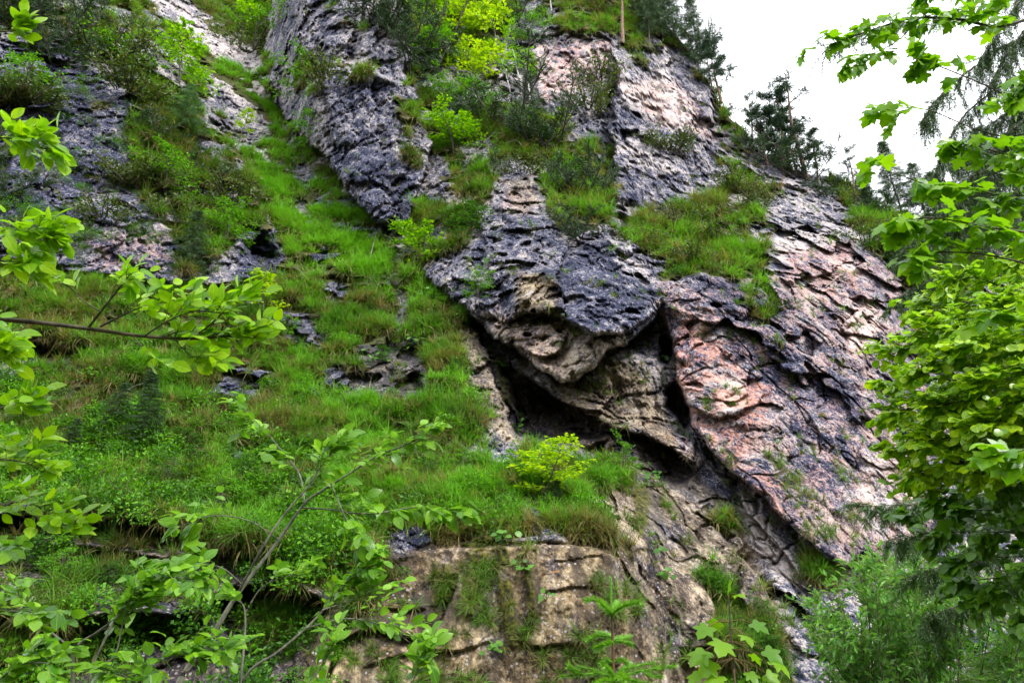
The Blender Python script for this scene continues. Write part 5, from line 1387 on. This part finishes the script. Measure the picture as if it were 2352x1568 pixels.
leafy_plant('sallow_shrub', at(560, 1720, 3.0), 'many-stemmed sallow bush along the bottom left with thin pale stems', 'shrub', [
    ([(560, 1760, 3.0), (552, 1600, 3.0), (560, 1480, 3.0), (562, 1400, 3.0), (540, 1372, 3.0)], 0.0075, 0.8, 0.8),
    ([(561, 1410, 3.0), (600, 1350, 3.0), (650, 1325, 3.0), (690, 1320, 3.0)], 0.0035, 0.4, 1.0),
    ([(500, 1760, 3.0), (560, 1560, 3.0), (640, 1495, 3.0), (720, 1425, 3.05), (800, 1335, 3.1), (850, 1300, 3.1)], 0.0075, 0.6, 1.2),
    ([(700, 1442, 3.0), (800, 1420, 3.0), (890, 1440, 3.0), (960, 1490, 3.0)], 0.004, 0.3, 1.3),
    ([(740, 1400, 3.0), (800, 1380, 3.1), (880, 1350, 3.1)], 0.003, 0.3, 1.2),
    ([(820, 1760, 2.6), (900, 1640, 2.6), (950, 1560, 2.6), (965, 1520, 2.6)], 0.004, 0.5, 1.2),
    ([(150, 1760, 2.9), (166, 1580, 2.9), (172, 1492, 2.9), (225, 1450, 2.9), (290, 1405, 2.9), (335, 1385, 2.9)], 0.008, 0.6, 1.3),
    ([(172, 1492, 2.9), (130, 1462, 2.9), (85, 1420, 2.9), (30, 1370, 2.9)], 0.0055, 0.4, 1.1),
    ([(190, 1760, 2.8), (205, 1560, 2.8), (235, 1480, 2.8), (280, 1400, 2.8), (360, 1330, 2.8), (450, 1330, 2.8)], 0.006, 0.45, 1.5),
    ([(215, 1525, 2.8), (262, 1508, 2.8), (285, 1420, 2.8), (310, 1395, 2.8)], 0.004, 0.5, 1.0),
    ([(200, 1560, 2.8), (320, 1540, 2.8), (430, 1500, 2.8), (520, 1490, 2.8)], 0.003, 0.3, 1.4),
    ([(-120, 1700, 2.4), (-40, 1600, 2.4), (40, 1530, 2.4), (120, 1520, 2.4)], 0.004, 0.3, 1.3),
    ([(-120, 1500, 2.6), (-20, 1420, 2.6), (60, 1400, 2.6), (90, 1430, 2.6)], 0.004, 0.3, 1.1),
    ([(620, 1700, 2.7), (680, 1600, 2.7), (740, 1530, 2.7), (760, 1470, 2.7)], 0.004, 0.3, 1.0),
    ([(-150, 1330, 2.5), (-40, 1290, 2.5), (20, 1270, 2.5)], 0.003, 0.3, 0.9),
    ([(360, 1760, 2.7), (350, 1620, 2.7), (300, 1560, 2.7), (250, 1540, 2.7)], 0.004, 0.3, 1.2),
], L_SALL, M_GREYTWIG, r_, 0.054, gap=0.025, twig=(0.07, 0.2), n=(4, 6), face=(0, -0.4, 1.0), tilt=0.5, up=0.15, gravity=0.3, start=0.2)

# sycamore over the right side
r_ = np.random.RandomState(404)
S = 3.2
leafy_plant('sycamore_tree', at(2760, 1500, 3.4), 'near sycamore at upper right, lobed leaves hanging against the white sky', 'tree', [
    ([(2760, 1500, 3.4), (2700, 900, 3.4), (2640, 300, 3.3), (2600, -250, 3.2)], 0.05, 0.9, 0),
    ([(2600, -60, 3.3), (2420, 20, 3.3), (2300, 60, 3.25), (2200, 45, 3.2), (2100, 42, 3.2), (2000, 70, 3.1), (1915, 100, 3.1)], 0.012, 0.3, 1.15),
    ([(2110, 44, 3.2), (2060, 95, 3.1), (1990, 130, 3.1), (1945, 150, 3.05)], 0.004, 0.3, 0.8),
    ([(1915, 100, 3.1), (1880, 108, 3.1), (1850, 118, 3.1)], 0.002, 0.7, 0.8),
    ([(2610, 10, 3.2), (2430, -20, 3.1), (2250, -20, 3.0), (2120, -10, 3.0)], 0.008, 0.2, 1.2),
    ([(2640, 250, 3.3), (2420, 260, 3.2), (2250, 190, 3.1), (2150, 150, 3.1), (2110, 140, 3.1)], 0.006, 0.55, 0.8),
    ([(2650, 450, 3.3), (2430, 350, 3.1), (2250, 300, 3.0), (2120, 250, 3.0), (2010, 255, 3.0)], 0.005, 0.72, 0.7),
    ([(2650, 500, 3.3), (2430, 400, 3.0), (2260, 340, 3.0), (2190, 330, 3.0)], 0.006, 0.4, 1.0),
    ([(2660, 620, 3.3), (2440, 500, 3.0), (2260, 440, 2.9), (2130, 425, 2.9)], 0.007, 0.35, 1.25),
    ([(2130, 425, 2.9), (2060, 400, 2.9), (2000, 385, 2.9)], 0.003, 0.6, 0.7),
    ([(2670, 700, 3.3), (2440, 560, 2.9), (2260, 520, 2.8), (2130, 500, 2.8), (2070, 520, 2.8)], 0.007, 0.35, 1.2),
    ([(2680, 860, 3.3), (2440, 650, 2.8), (2290, 590, 2.8), (2150, 580, 2.8), (2110, 600, 2.8)], 0.006, 0.5, 0.9),
    ([(2620, 100, 3.2), (2460, 120, 3.0), (2370, 160, 2.9), (2320, 230, 2.9)], 0.006, 0.35, 1.2),
    ([(2640, 300, 3.2), (2480, 300, 3.0), (2390, 330, 2.9), (2330, 400, 2.9)], 0.006, 0.3, 1.0),
    ([(2690, 900, 3.3), (2470, 800, 2.7), (2360, 740, 2.7), (2260, 720, 2.7)], 0.005, 0.6, 0.6),
    ([(2700, 1100, 3.3), (2470, 1040, 2.6), (2370, 1030, 2.6), (2290, 1040, 2.6)], 0.005, 0.6, 0.5),
], L_SYC, M_TWIG, r_, 0.076, leaf='leaf', gap=0.045, twig=(0.08, 0.2), n=(2, 4), face=(0, -0.75, 0.8), tilt=0.5, up=-0.1, gravity=0.6)

# linden leaning in from the right
r_ = np.random.RandomState(405)
limbs = [([(2700, 1800, 6.0), (2650, 1400, 6.0), (2600, 1100, 6.0), (2560, 800, 6.0), (2520, 560, 6.0)], 0.07, 0.9, 0)]
for (x, y, dd) in [(2010, 800, 5.0), (2015, 880, 5.3), (2020, 940, 5.0), (2030, 1030, 5.3), (2080, 700, 5.3), (2150, 650, 5.1), (2230, 620, 5.4), (2320, 600, 5.2), (2100, 760, 4.8), (2090, 850, 4.7), (2120, 930, 4.6), (2100, 1010, 4.7),
                   (2180, 800, 4.5), (2230, 880, 4.4), (2220, 980, 4.4), (2260, 720, 4.6), (2330, 800, 4.4), (2340, 920, 4.3), (2300, 1030, 4.4), (2180, 1060, 4.6), (2090, 1080, 5.2), (2140, 880, 5.5), (2250, 1100, 4.9), (2060, 970, 5.4), (2160, 710, 5.6), (2370, 680, 4.7), (2200, 920, 5.0), (2060, 1110, 5.4)]:
    sx, sy = 2560 + 40 * r_.rand(), y * 0.6 + 420
    limbs.append(([(sx, sy, 5.9), ((sx * 0.6 + x * 0.4), sy * 0.55 + y * 0.45 - 20, 5.5 * 0.5 + dd * 0.5), ((sx * 0.25 + x * 0.75), y - 10, dd), (x + 25, y + 6, dd)], 0.009, 0.22, 1.0))
leafy_plant('linden_tree', at(2700, 1800, 6.0), 'dense bright linden crown filling the right border below the sycamore leaves', 'tree', limbs, L_ROUND, M_TWIG, r_, 0.066, gap=0.040, twig=(0.14, 0.34), n=(6, 10), face=(-0.1, -0.35, 1.0), tilt=0.42, up=0.1, gravity=0.5, limit=300)
# hornbeam for the shaded part under it, shade put into its leaf colour
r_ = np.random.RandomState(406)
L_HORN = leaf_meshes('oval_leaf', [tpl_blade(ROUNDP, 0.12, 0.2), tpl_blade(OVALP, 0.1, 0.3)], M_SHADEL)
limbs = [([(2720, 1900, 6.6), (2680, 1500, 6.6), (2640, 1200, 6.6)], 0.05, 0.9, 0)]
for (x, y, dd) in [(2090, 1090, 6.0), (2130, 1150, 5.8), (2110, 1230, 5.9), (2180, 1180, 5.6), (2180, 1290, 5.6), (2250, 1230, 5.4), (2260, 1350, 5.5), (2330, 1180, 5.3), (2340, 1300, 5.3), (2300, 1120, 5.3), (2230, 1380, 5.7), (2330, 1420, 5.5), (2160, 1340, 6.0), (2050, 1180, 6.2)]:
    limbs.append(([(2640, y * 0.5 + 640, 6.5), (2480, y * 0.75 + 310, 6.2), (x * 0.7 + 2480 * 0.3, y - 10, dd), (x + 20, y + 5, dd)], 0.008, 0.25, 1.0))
leafy_plant('hornbeam_tree', at(2720, 1900, 6.6), 'tree with shade-darkened leaves below the linden at the right border', 'tree', limbs, L_HORN, M_TWIG, r_, 0.085, gap=0.07, twig=(0.12, 0.3), n=(5, 9), face=(-0.1, -0.3, 1.0), tilt=0.45, up=0.0, gravity=0.6, limit=300)

# willow thicket at the bottom right: fine leaves, joined
r_ = np.random.RandomState(407)
o = empty('willow_bush', at(2180, 1750, 8.6), 'feathery willow bush at the bottom right with slim grey-green leaves', 'shrub')
wood = []; P_ = []; Dr = []
for k in range(54):
    x0 = r_.uniform(1980, 2330); x1 = x0 + (x0 - 2140) * 0.85 + r_.uniform(-90, 60); x1 = np.clip(x1, 1875, 2420)
    y1 = r_.uniform(1280, 1500) + 0.30 * max(0, 1990 - x1) + 0.25 * max(0, x1 - 2200)
    d0 = r_.uniform(7.6, 9.8)
    ln = line([(x0, 1780, d0), (x0 * 0.75 + x1 * 0.25, 1640, d0), (x0 * 0.35 + x1 * 0.65, (1640 + y1) / 2 - 20, d0 + .2), (x1, y1, d0 + 0.2 * r_.randn())], 16)
    wood.append((ln, np.linspace(0.012, 0.003, 16)))
    for q in range(3, 16):
        for _ in range(3):
            dd = unit(ln[min(q, 14) + 1] - ln[min(q, 14)]); d = unit(dd * 0.7 + r_.normal(0, 0.55, 3))
            tw = limb(r_, ln[q], d, r_.uniform(0.15, 0.42), 5, 0.12, 0.1); wood.append((tw, np.linspace(0.003, 0.0015, 5)))
            m = 9; u = r_.rand(m); i = (u * 3.99).astype(int)
            P_.append(tw[i] + (tw[i + 1] - tw[i]) * (u * 4 - i)[:, None]); Dr.append(unit(tw[i + 1] - tw[i]) + r_.normal(0, 0.6, (m, 3)))
P_ = np.concatenate(P_); Dr = np.concatenate(Dr)
V, F = cloud(P_ - np.array(o.location), Dr, r_.normal(0, 0.5, P_.shape) + np.array([0, -0.2, 0.8]), 0.10 * (0.7 + 0.6 * r_.rand(len(P_))), SLIM)
link('stems', tubes('stems', local(o, wood), M_TWIG, 3), o)
tag(link('foliage', mesh_np('foliage', V, F, M_WILL), o), kind='stuff')

# old spruce beyond the linden: drooping sprays
r_ = np.random.RandomState(408)
o = empty('near_spruce', at(2560, 1900, 7.6), 'big spruce at the right border with drooping sprays against the sky', 'spruce')
trunk = line([(2560, 1900, 7.6), (2530, 1000, 7.6), (2500, 300, 7.6), (2480, -300, 7.6)], 14)
link('trunk', tubes('trunk', local(o, [(trunk, np.linspace(0.16, 0.09, 14))]), M_BARK, 9), o)
def spray(pts, hang, dens):
    ln = line(pts, 26); wood = [(ln, np.linspace(0.016, 0.003, 26))]; P_ = []; Dr = []
    for q in range(3, 26):
        for _ in range(dens):
            dd = unit(ln[min(q, 24) + 1] - ln[min(q, 24)])
            tw = limb(r_, ln[q] + r_.normal(0, .015, 3), dd * 0.55 + r_.normal(0, 0.35, 3) + np.array([0, 0, -0.55]), hang * r_.uniform(0.4, 1.2), 7, 0.10, -0.9)
            wood.append((tw, np.linspace(0.004, 0.0015, 7)))
            for t in range(1, 7):
                P_.append(tw[t]); Dr.append(tw[t] - tw[t - 1])
                P_.append((tw[t] + tw[t - 1]) / 2); Dr.append(tw[t] - tw[t - 1])
    V, F = needles(r_, np.array(P_) - np.array(o.location), np.array(Dr), 8, 0.055, 1.8, 0.5)
    b_ = link('branch', tubes('branch', local(o, wood), M_BARK, 4), o)
    link('needles', mesh_np('needles', V, F, M_NEEDLE), b_)
for pts, hang, dens in [
    ([(2490, -60, 7.6), (2330, 0, 7.0), (2160, 30, 6.6), (2020, 70, 6.4), (1900, 108, 6.3)], 0.30, 4),
    ([(2490, 40, 7.6), (2340, 90, 7.2), (2230, 160, 7.0), (2150, 230, 6.8), (2120, 280, 6.8)], 0.4, 4),
    ([(2495, 120, 7.6), (2350, 170, 7.2), (2230, 250, 7.0), (2170, 340, 6.8), (2140, 420, 6.8)], 0.4, 4),
    ([(2500, 220, 7.6), (2380, 260, 7.0), (2280, 340, 6.8), (2210, 440, 6.8)], 0.45, 4),
    ([(2500, 300, 7.6), (2400, 330, 6.8), (2340, 420, 6.6), (2290, 520, 6.6)], 0.45, 4),
    ([(2480, -120, 7.6), (2380, -40, 7.0), (2300, 60, 6.8), (2250, 140, 6.8)], 0.4, 4),
    ([(2500, 420, 7.6), (2330, 470, 7.2), (2180, 520, 7.0), (2080, 570, 7.0)], 0.35, 4),
    ([(2505, 150, 7.6), (2420, 180, 6.6), (2370, 250, 6.4), (2340, 340, 6.4)], 0.45, 4),
    ([(2490, -20, 7.6), (2400, 20, 7.0), (2330, 100, 6.8), (2270, 200, 6.8)], 0.45, 5),
    ([(2490, 60, 7.6), (2420, 100, 7.2), (2360, 200, 7.0), (2310, 310, 7.0)], 0.45, 5),
    ([(2495, 180, 7.6), (2380, 220, 7.3), (2270, 290, 7.2), (2190, 370, 7.1)], 0.45, 5),
    ([(2495, 260, 7.6), (2360, 300, 7.3), (2260, 390, 7.2), (2170, 480, 7.1)], 0.45, 5),
    ([(2500, 350, 7.6), (2390, 390, 7.0), (2310, 470, 6.9), (2230, 540, 6.9)], 0.45, 5),
    ([(2530, 1000, 7.6), (2330, 1110, 7.2), (2150, 1152, 7.0), (1990, 1162, 6.9)], 0.22, 4),
    ([(2535, 1080, 7.6), (2330, 1170, 7.3), (2180, 1215, 7.1), (2050, 1240, 7.0)], 0.26, 4),
    ([(2540, 1180, 7.6), (2330, 1260, 7.3), (2200, 1290, 7.1), (2100, 1320, 7.0)], 0.26, 4),
    ([(2520, 560, 7.6), (2330, 600, 7.3), (2150, 640, 7.2), (2050, 690, 7.2)], 0.3, 3),
    ([(2540, 1280, 7.6), (2330, 1350, 7.3), (2200, 1390, 7.1), (2130, 1420, 7.0)], 0.26, 4)]:
    spray(pts, hang, dens)

# young spruce standing free at the bottom
r_ = np.random.RandomState(409)
Q = 3.4
o = empty('spruce_seedling', at(1416, 1720, Q), 'young spruce in front of the rock wall at the bottom with a pale green leader', 'spruce')
stem = line([(1416, 1720, Q), (1410, 1600, Q), (1408, 1500, Q), (1405, 1410, Q)], 16)
link('stem', tubes('stem', local(o, [(stem, np.linspace(0.010, 0.0055, 16))]), bark_material('young_spruce_bark', (0.06, 0.035, 0.015), (0.16, 0.09, 0.03), 40), 7), o)
def shoot(pts, n=60, nl=0.026, name='branch', r=0.0042, mat=M_SHOOT):
    ln = line(pts, 22); L = len(ln)
    t = r_.rand(n * 5) * (L - 1.001); i = t.astype(int); p = ln[i] + (ln[i + 1] - ln[i]) * (t - i)[:, None]
    dd = unit(ln[i + 1] - ln[i]); rd = r_.normal(0, 1, p.shape); rd = unit(rd - dd * np.sum(rd * dd, 1, keepdims=True))
    d = dd * 0.75 + rd * 0.75
    v, f = NEEDLE
    V, F = cloud(p - np.array(o.location), d, rd + 0.2, nl * (0.7 + 0.5 * r_.rand(len(p))), (v * np.array([1, 2.6, 1]), f))
    b_ = link(name, tubes(name, local(o, [(ln, np.linspace(r, r * 0.5, L))]), M_SHOOT if mat is M_SHOOT else M_TWIG, 5), o)
    link('needles', mesh_np('needles', V, F, mat), b_)
shoot([(1405, 1412, Q), (1404, 1370, Q), (1403, 1325, Q)], 60, 0.014, 'leader', 0.0055)
for p in [[(1404, 1412, Q), (1390, 1388, Q - .02), (1368, 1376, Q - .05), (1345, 1378, Q - .06)], [(1404, 1408, Q), (1425, 1390, Q + .02), (1452, 1383, Q + .04), (1478, 1388, Q + .05)],
          [(1405, 1412, Q), (1420, 1397, Q - .04), (1445, 1386, Q - .1), (1468, 1382, Q - .14)], [(1404, 1410, Q), (1393, 1397, Q - .05), (1378, 1384, Q - .12)], [(1405, 1410, Q), (1412, 1392, Q + .06), (1417, 1384, Q + .1)],
          [(1409, 1466, Q), (1385, 1458, Q), (1360, 1462, Q - .02), (1347, 1469, Q - .02)], [(1409, 1474, Q), (1390, 1478, Q - .06), (1368, 1490, Q - .1)], [(1409, 1470, Q), (1432, 1472, Q), (1450, 1478, Q)], [(1409, 1468, Q), (1396, 1458, Q + .08), (1370, 1452, Q + .15)], [(1409, 1472, Q), (1425, 1465, Q + .06), (1446, 1462, Q + .1)],
          [(1411, 1520, Q), (1395, 1515, Q), (1382, 1522, Q)], [(1411, 1518, Q), (1428, 1514, Q), (1440, 1520, Q)],
          [(1412, 1560, Q), (1380, 1545, Q), (1340, 1548, Q - .03), (1290, 1552, Q - .05)], [(1412, 1560, Q), (1375, 1540, Q + .05), (1330, 1530, Q + .08)], [(1412, 1562, Q), (1440, 1535, Q), (1475, 1525, Q + .04), (1500, 1522, Q + .05)],
          [(1412, 1560, Q), (1450, 1545, Q - .03), (1500, 1535, Q - .06), (1552, 1528, Q - .08)], [(1412, 1565, Q), (1385, 1562, Q - .1), (1360, 1578, Q - .2)], [(1412, 1565, Q), (1440, 1560, Q - .1), (1480, 1568, Q - .18), (1510, 1572, Q - .2)], [(1412, 1562, Q), (1425, 1550, Q - .15), (1440, 1560, Q - .25)],
          [(1340, 1548, Q - .03), (1320, 1540, Q - .05), (1305, 1530, Q - .06)], [(1475, 1540, Q - .05), (1495, 1550, Q - .06), (1520, 1552, Q - .06)], [(1412, 1575, Q), (1360, 1590, Q - .05), (1310, 1600, Q - .08)], [(1412, 1575, Q), (1470, 1592, Q - .05), (1530, 1600, Q - .08)], [(1412, 1558, Q), (1400, 1540, Q - .05), (1390, 1530, Q - .1)], [(1412, 1556, Q), (1430, 1538, Q + .05), (1448, 1528, Q + .1)]]:
    shoot(p, 70)

# sycamore seedling at the bottom, right of it
r_ = np.random.RandomState(410)
Y = 3.6
o = empty('sycamore_seedling', at(1700, 1760, Y), 'sycamore seedling at the bottom with big lobed leaves on one thin stem', 'sapling')
stem = line([(1700, 1760, Y), (1690, 1600, Y), (1683, 1500, Y), (1677, 1440, Y), (1674, 1375, Y)], 16)
pet = []; P_ = []; Dr = []; SZ = []
for (x, y, d, s) in [(1672, 1352, Y, .085), (1694, 1360, Y - .05, .08), (1608, 1442, Y - .05, .10), (1748, 1432, Y - .05, .10), (1640, 1425, Y + .1, .08), (1655, 1478, Y - .1, .12), (1722, 1462, Y - .12, .12), (1595, 1500, Y, .12), (1788, 1500, Y - .05, .13), (1812, 1525, Y - .1, .11), (1745, 1512, Y + .08, .11), (1615, 1528, Y - .05, .11), (1632, 1566, Y - .1, .12), (1735, 1556, Y - .1, .12), (1575, 1556, Y, .10), (1790, 1560, Y, .11), (1690, 1590, Y - .1, .12)]:
    k = min(15, max(4, int((1760 - min(y + 25, 1740)) / 385 * 16))); q = stem[k]; e = np.array(at(x, y, d)); e0 = q + (e - q) * 0.72
    mid = (q + e0) / 2 + np.array([0, 0, 0.012]); pet.append((smooth_line([q, mid, e0], 7), np.linspace(0.0028, 0.0018, 7)))
    P_.append(e0); Dr.append(unit(e - q) * 0.8 + np.array([0, -0.25, -0.35])); SZ.append(s)
st_ = link('stem', tubes('stem', local(o, [(stem, np.linspace(0.008, 0.003, 16))]), M_TWIG, 6), o)
tag(link('leaf_stalks', tubes('leaf_stalks', local(o, pet), bark_material('red_stalk', (0.10, 0.07, 0.02), (0.22, 0.12, 0.04)), 4), st_), kind='stuff')
place_leaves(o, 'leaf', L_SYC, P_, Dr, np.array(SZ) * 0.78, r_, (0, -0.55, 1.0), 0.28)

# ------------------------------------------------------------------ trickle of water, herbs, dead wood
m, nt, out = new_mat('running_water'); b = NB(nt)
p = b.n('ShaderNodeBsdfPrincipled'); p.inputs['Base Color'].default_value = (0.07, 0.07, 0.085, 1); p.inputs['Roughness'].default_value = 0.22
bm_ = b.n('ShaderNodeBump'); bm_.inputs['Strength'].default_value = 0.8; bm_.inputs['Distance'].default_value = 0.05
b.lk(b.noise(b.n('ShaderNodeTexCoord').outputs['Object'], 9, 4, 0.6), bm_.inputs['Height']); b.lk(bm_.outputs[0], p.inputs['Normal']); b.lk(p.outputs[0], out.inputs[0])
tr = smooth_line([(911, 580, 0), (906, 610, 0), (905, 632, 0), (912, 655, 0), (922, 688, 0), (924, 715, 0), (916, 746, 0), (907, 772, 0), (902, 800, 0)], 90)
V = []
for k, (x, y, _) in enumerate(tr):
    w = 1.6 + 1.6 * math.sin(k * 0.35) ** 2
    for sx in (-w, -w * .35, w * .35, w): V.append(surf(x + sx, y, 0.06 if abs(sx) < w else 0.02))
ii = np.arange(90 * 4).reshape(90, 4)
tag(link('mountain_trickle', mesh_np('mountain_trickle', np.array(V), np.stack([ii[:-1, :-1], ii[:-1, 1:], ii[1:, 1:], ii[1:, :-1]], -1).reshape(-1, 4), m, True)), kind='structure')

M_HERB = leaf_material('butterbur_leaf', (0.05, 0.16, 0.02), (0.13, 0.30, 0.04), 0.4)
def herb(x, y, n, spread, leaf, label):
    p = surf(x, y); rng = np.random.RandomState(int(x * 7 + y)); o = empty('butterbur_plant', p, label, 'plant', 'big-leaved plants on the wet rock')
    e = rng.normal(0, 1, (n, 3)) * np.array([spread, 0.12, spread * 0.6]) + np.array([0, -0.22, 0.12])
    link('stalks', tubes('stalks', [(np.stack([[0, 0.1, -0.05], q * 0.5 + np.array([0, 0, .05]), q]), 0.006) for q in e], M_TWIG, 3), o)
    V, F = cloud(e, rng.normal(0, 1, (n, 3)) * np.array([1, .6, .3]) + np.array([0, -.5, -.2]), rng.normal(0, .3, (n, 3)) + np.array([0, -.7, 1]), leaf * (0.7 + 0.6 * rng.rand(n)), tpl_blade(ROUNDP, 0.1, 0.2))
    link('leaves', mesh_np('leaves', V, F, M_HERB, True), o)
for a in [(1525, 1330, 14, .16, .17, 'big-leaved plant on the slab right of the wall edge'), (1160, 1245, 12, .14, .15, 'big-leaved plant on the mossy lip of the rock wall'), (1195, 1305, 10, .10, .13, 'big-leaved plant halfway down the mossy streak'), (1138, 1490, 10, .10, .13, 'big-leaved plant low on the rock wall'), (1505, 1270, 9, .1, .14, 'big-leaved plant at the top of the wet slab'), (1255, 1378, 8, .08, .10, 'small leafy plant on the bare wall'),
          (1010, 690, 16, .3, .2, 'broad-leaved herbs right of the trickle'), (1060, 720, 14, .3, .2, 'broad-leaved herbs at the overhang lip'), (870, 830, 12, .25, .18, 'broad-leaved herbs left of the trickle foot'), (960, 790, 12, .25, .18, 'broad-leaved herbs right of the trickle foot'), (1150, 845, 10, .2, .2, 'bright leaves at the mouth of the dark cave'), (1185, 990, 12, .25, .2, 'herbs at the lower end of the rock rib'), (1520, 830, 10, .2, .22, 'leaves in the crack beside the red cliff'), (1490, 1100, 10, .2, .18, 'leaves hanging over the wet slab')]:
    herb(*a)
M_DEAD = bark_material('dead_wood', (0.14, 0.12, 0.10), (0.34, 0.31, 0.28))
def stick(pts, r, label, subs=()):
    w = [smooth_line([surf(x, y, l) for x, y, l in pts], 12)]
    o = empty('dead_branch', w[0][0], label, 'branch', 'dead branches on the cliff')
    link('stem', tubes('stem', local(o, [(w[0], np.linspace(r, r * .4, 12))]), M_DEAD, 5), o)
    for s in subs: link('side_twig', tubes('side_twig', local(o, [(smooth_line([surf(x, y, l) for x, y, l in s], 8), np.linspace(r * .5, r * .2, 8))]), M_DEAD, 4), o)
stick([(848, 600, .1), (858, 560, .9), (866, 528, 1.5)], 0.03, 'pale dead stick leaning at the buttress toe', [[(866, 528, 1.5), (880, 538, 1.6), (900, 548, 1.5)], [(864, 538, 1.4), (858, 532, 1.5)]])
stick([(1095, 345, .3), (1120, 320, .5), (1140, 300, .6)], 0.04, 'pale fallen branch on the middle ledge', [[(1120, 320, .5), (1105, 318, .6)], [(1128, 312, .5), (1142, 318, .7)]])
stick([(1160, 330, .3), (1185, 322, .5), (1200, 335, .6)], 0.04, 'twisted grey dead wood under the tall dwarf pine', [[(1185, 322, .5), (1195, 312, .7)]])
stick([(845, 908, .1), (850, 880, .6), (858, 850, .9)], 0.02, 'thin bare sapling on the wet rock band', [[(852, 870, .7), (846, 858, .8)]])
stick([(1895, 660, .2), (1920, 640, .3), (1950, 615, .3)], 0.03, 'bleached branch lying on the red cliff')
stick([(270, 910, .3), (300, 890, .9), (330, 880, 1.2)], 0.02, 'bare twig beside the thin spruces', [[(300, 890, .9), (290, 905, 1.0)]])
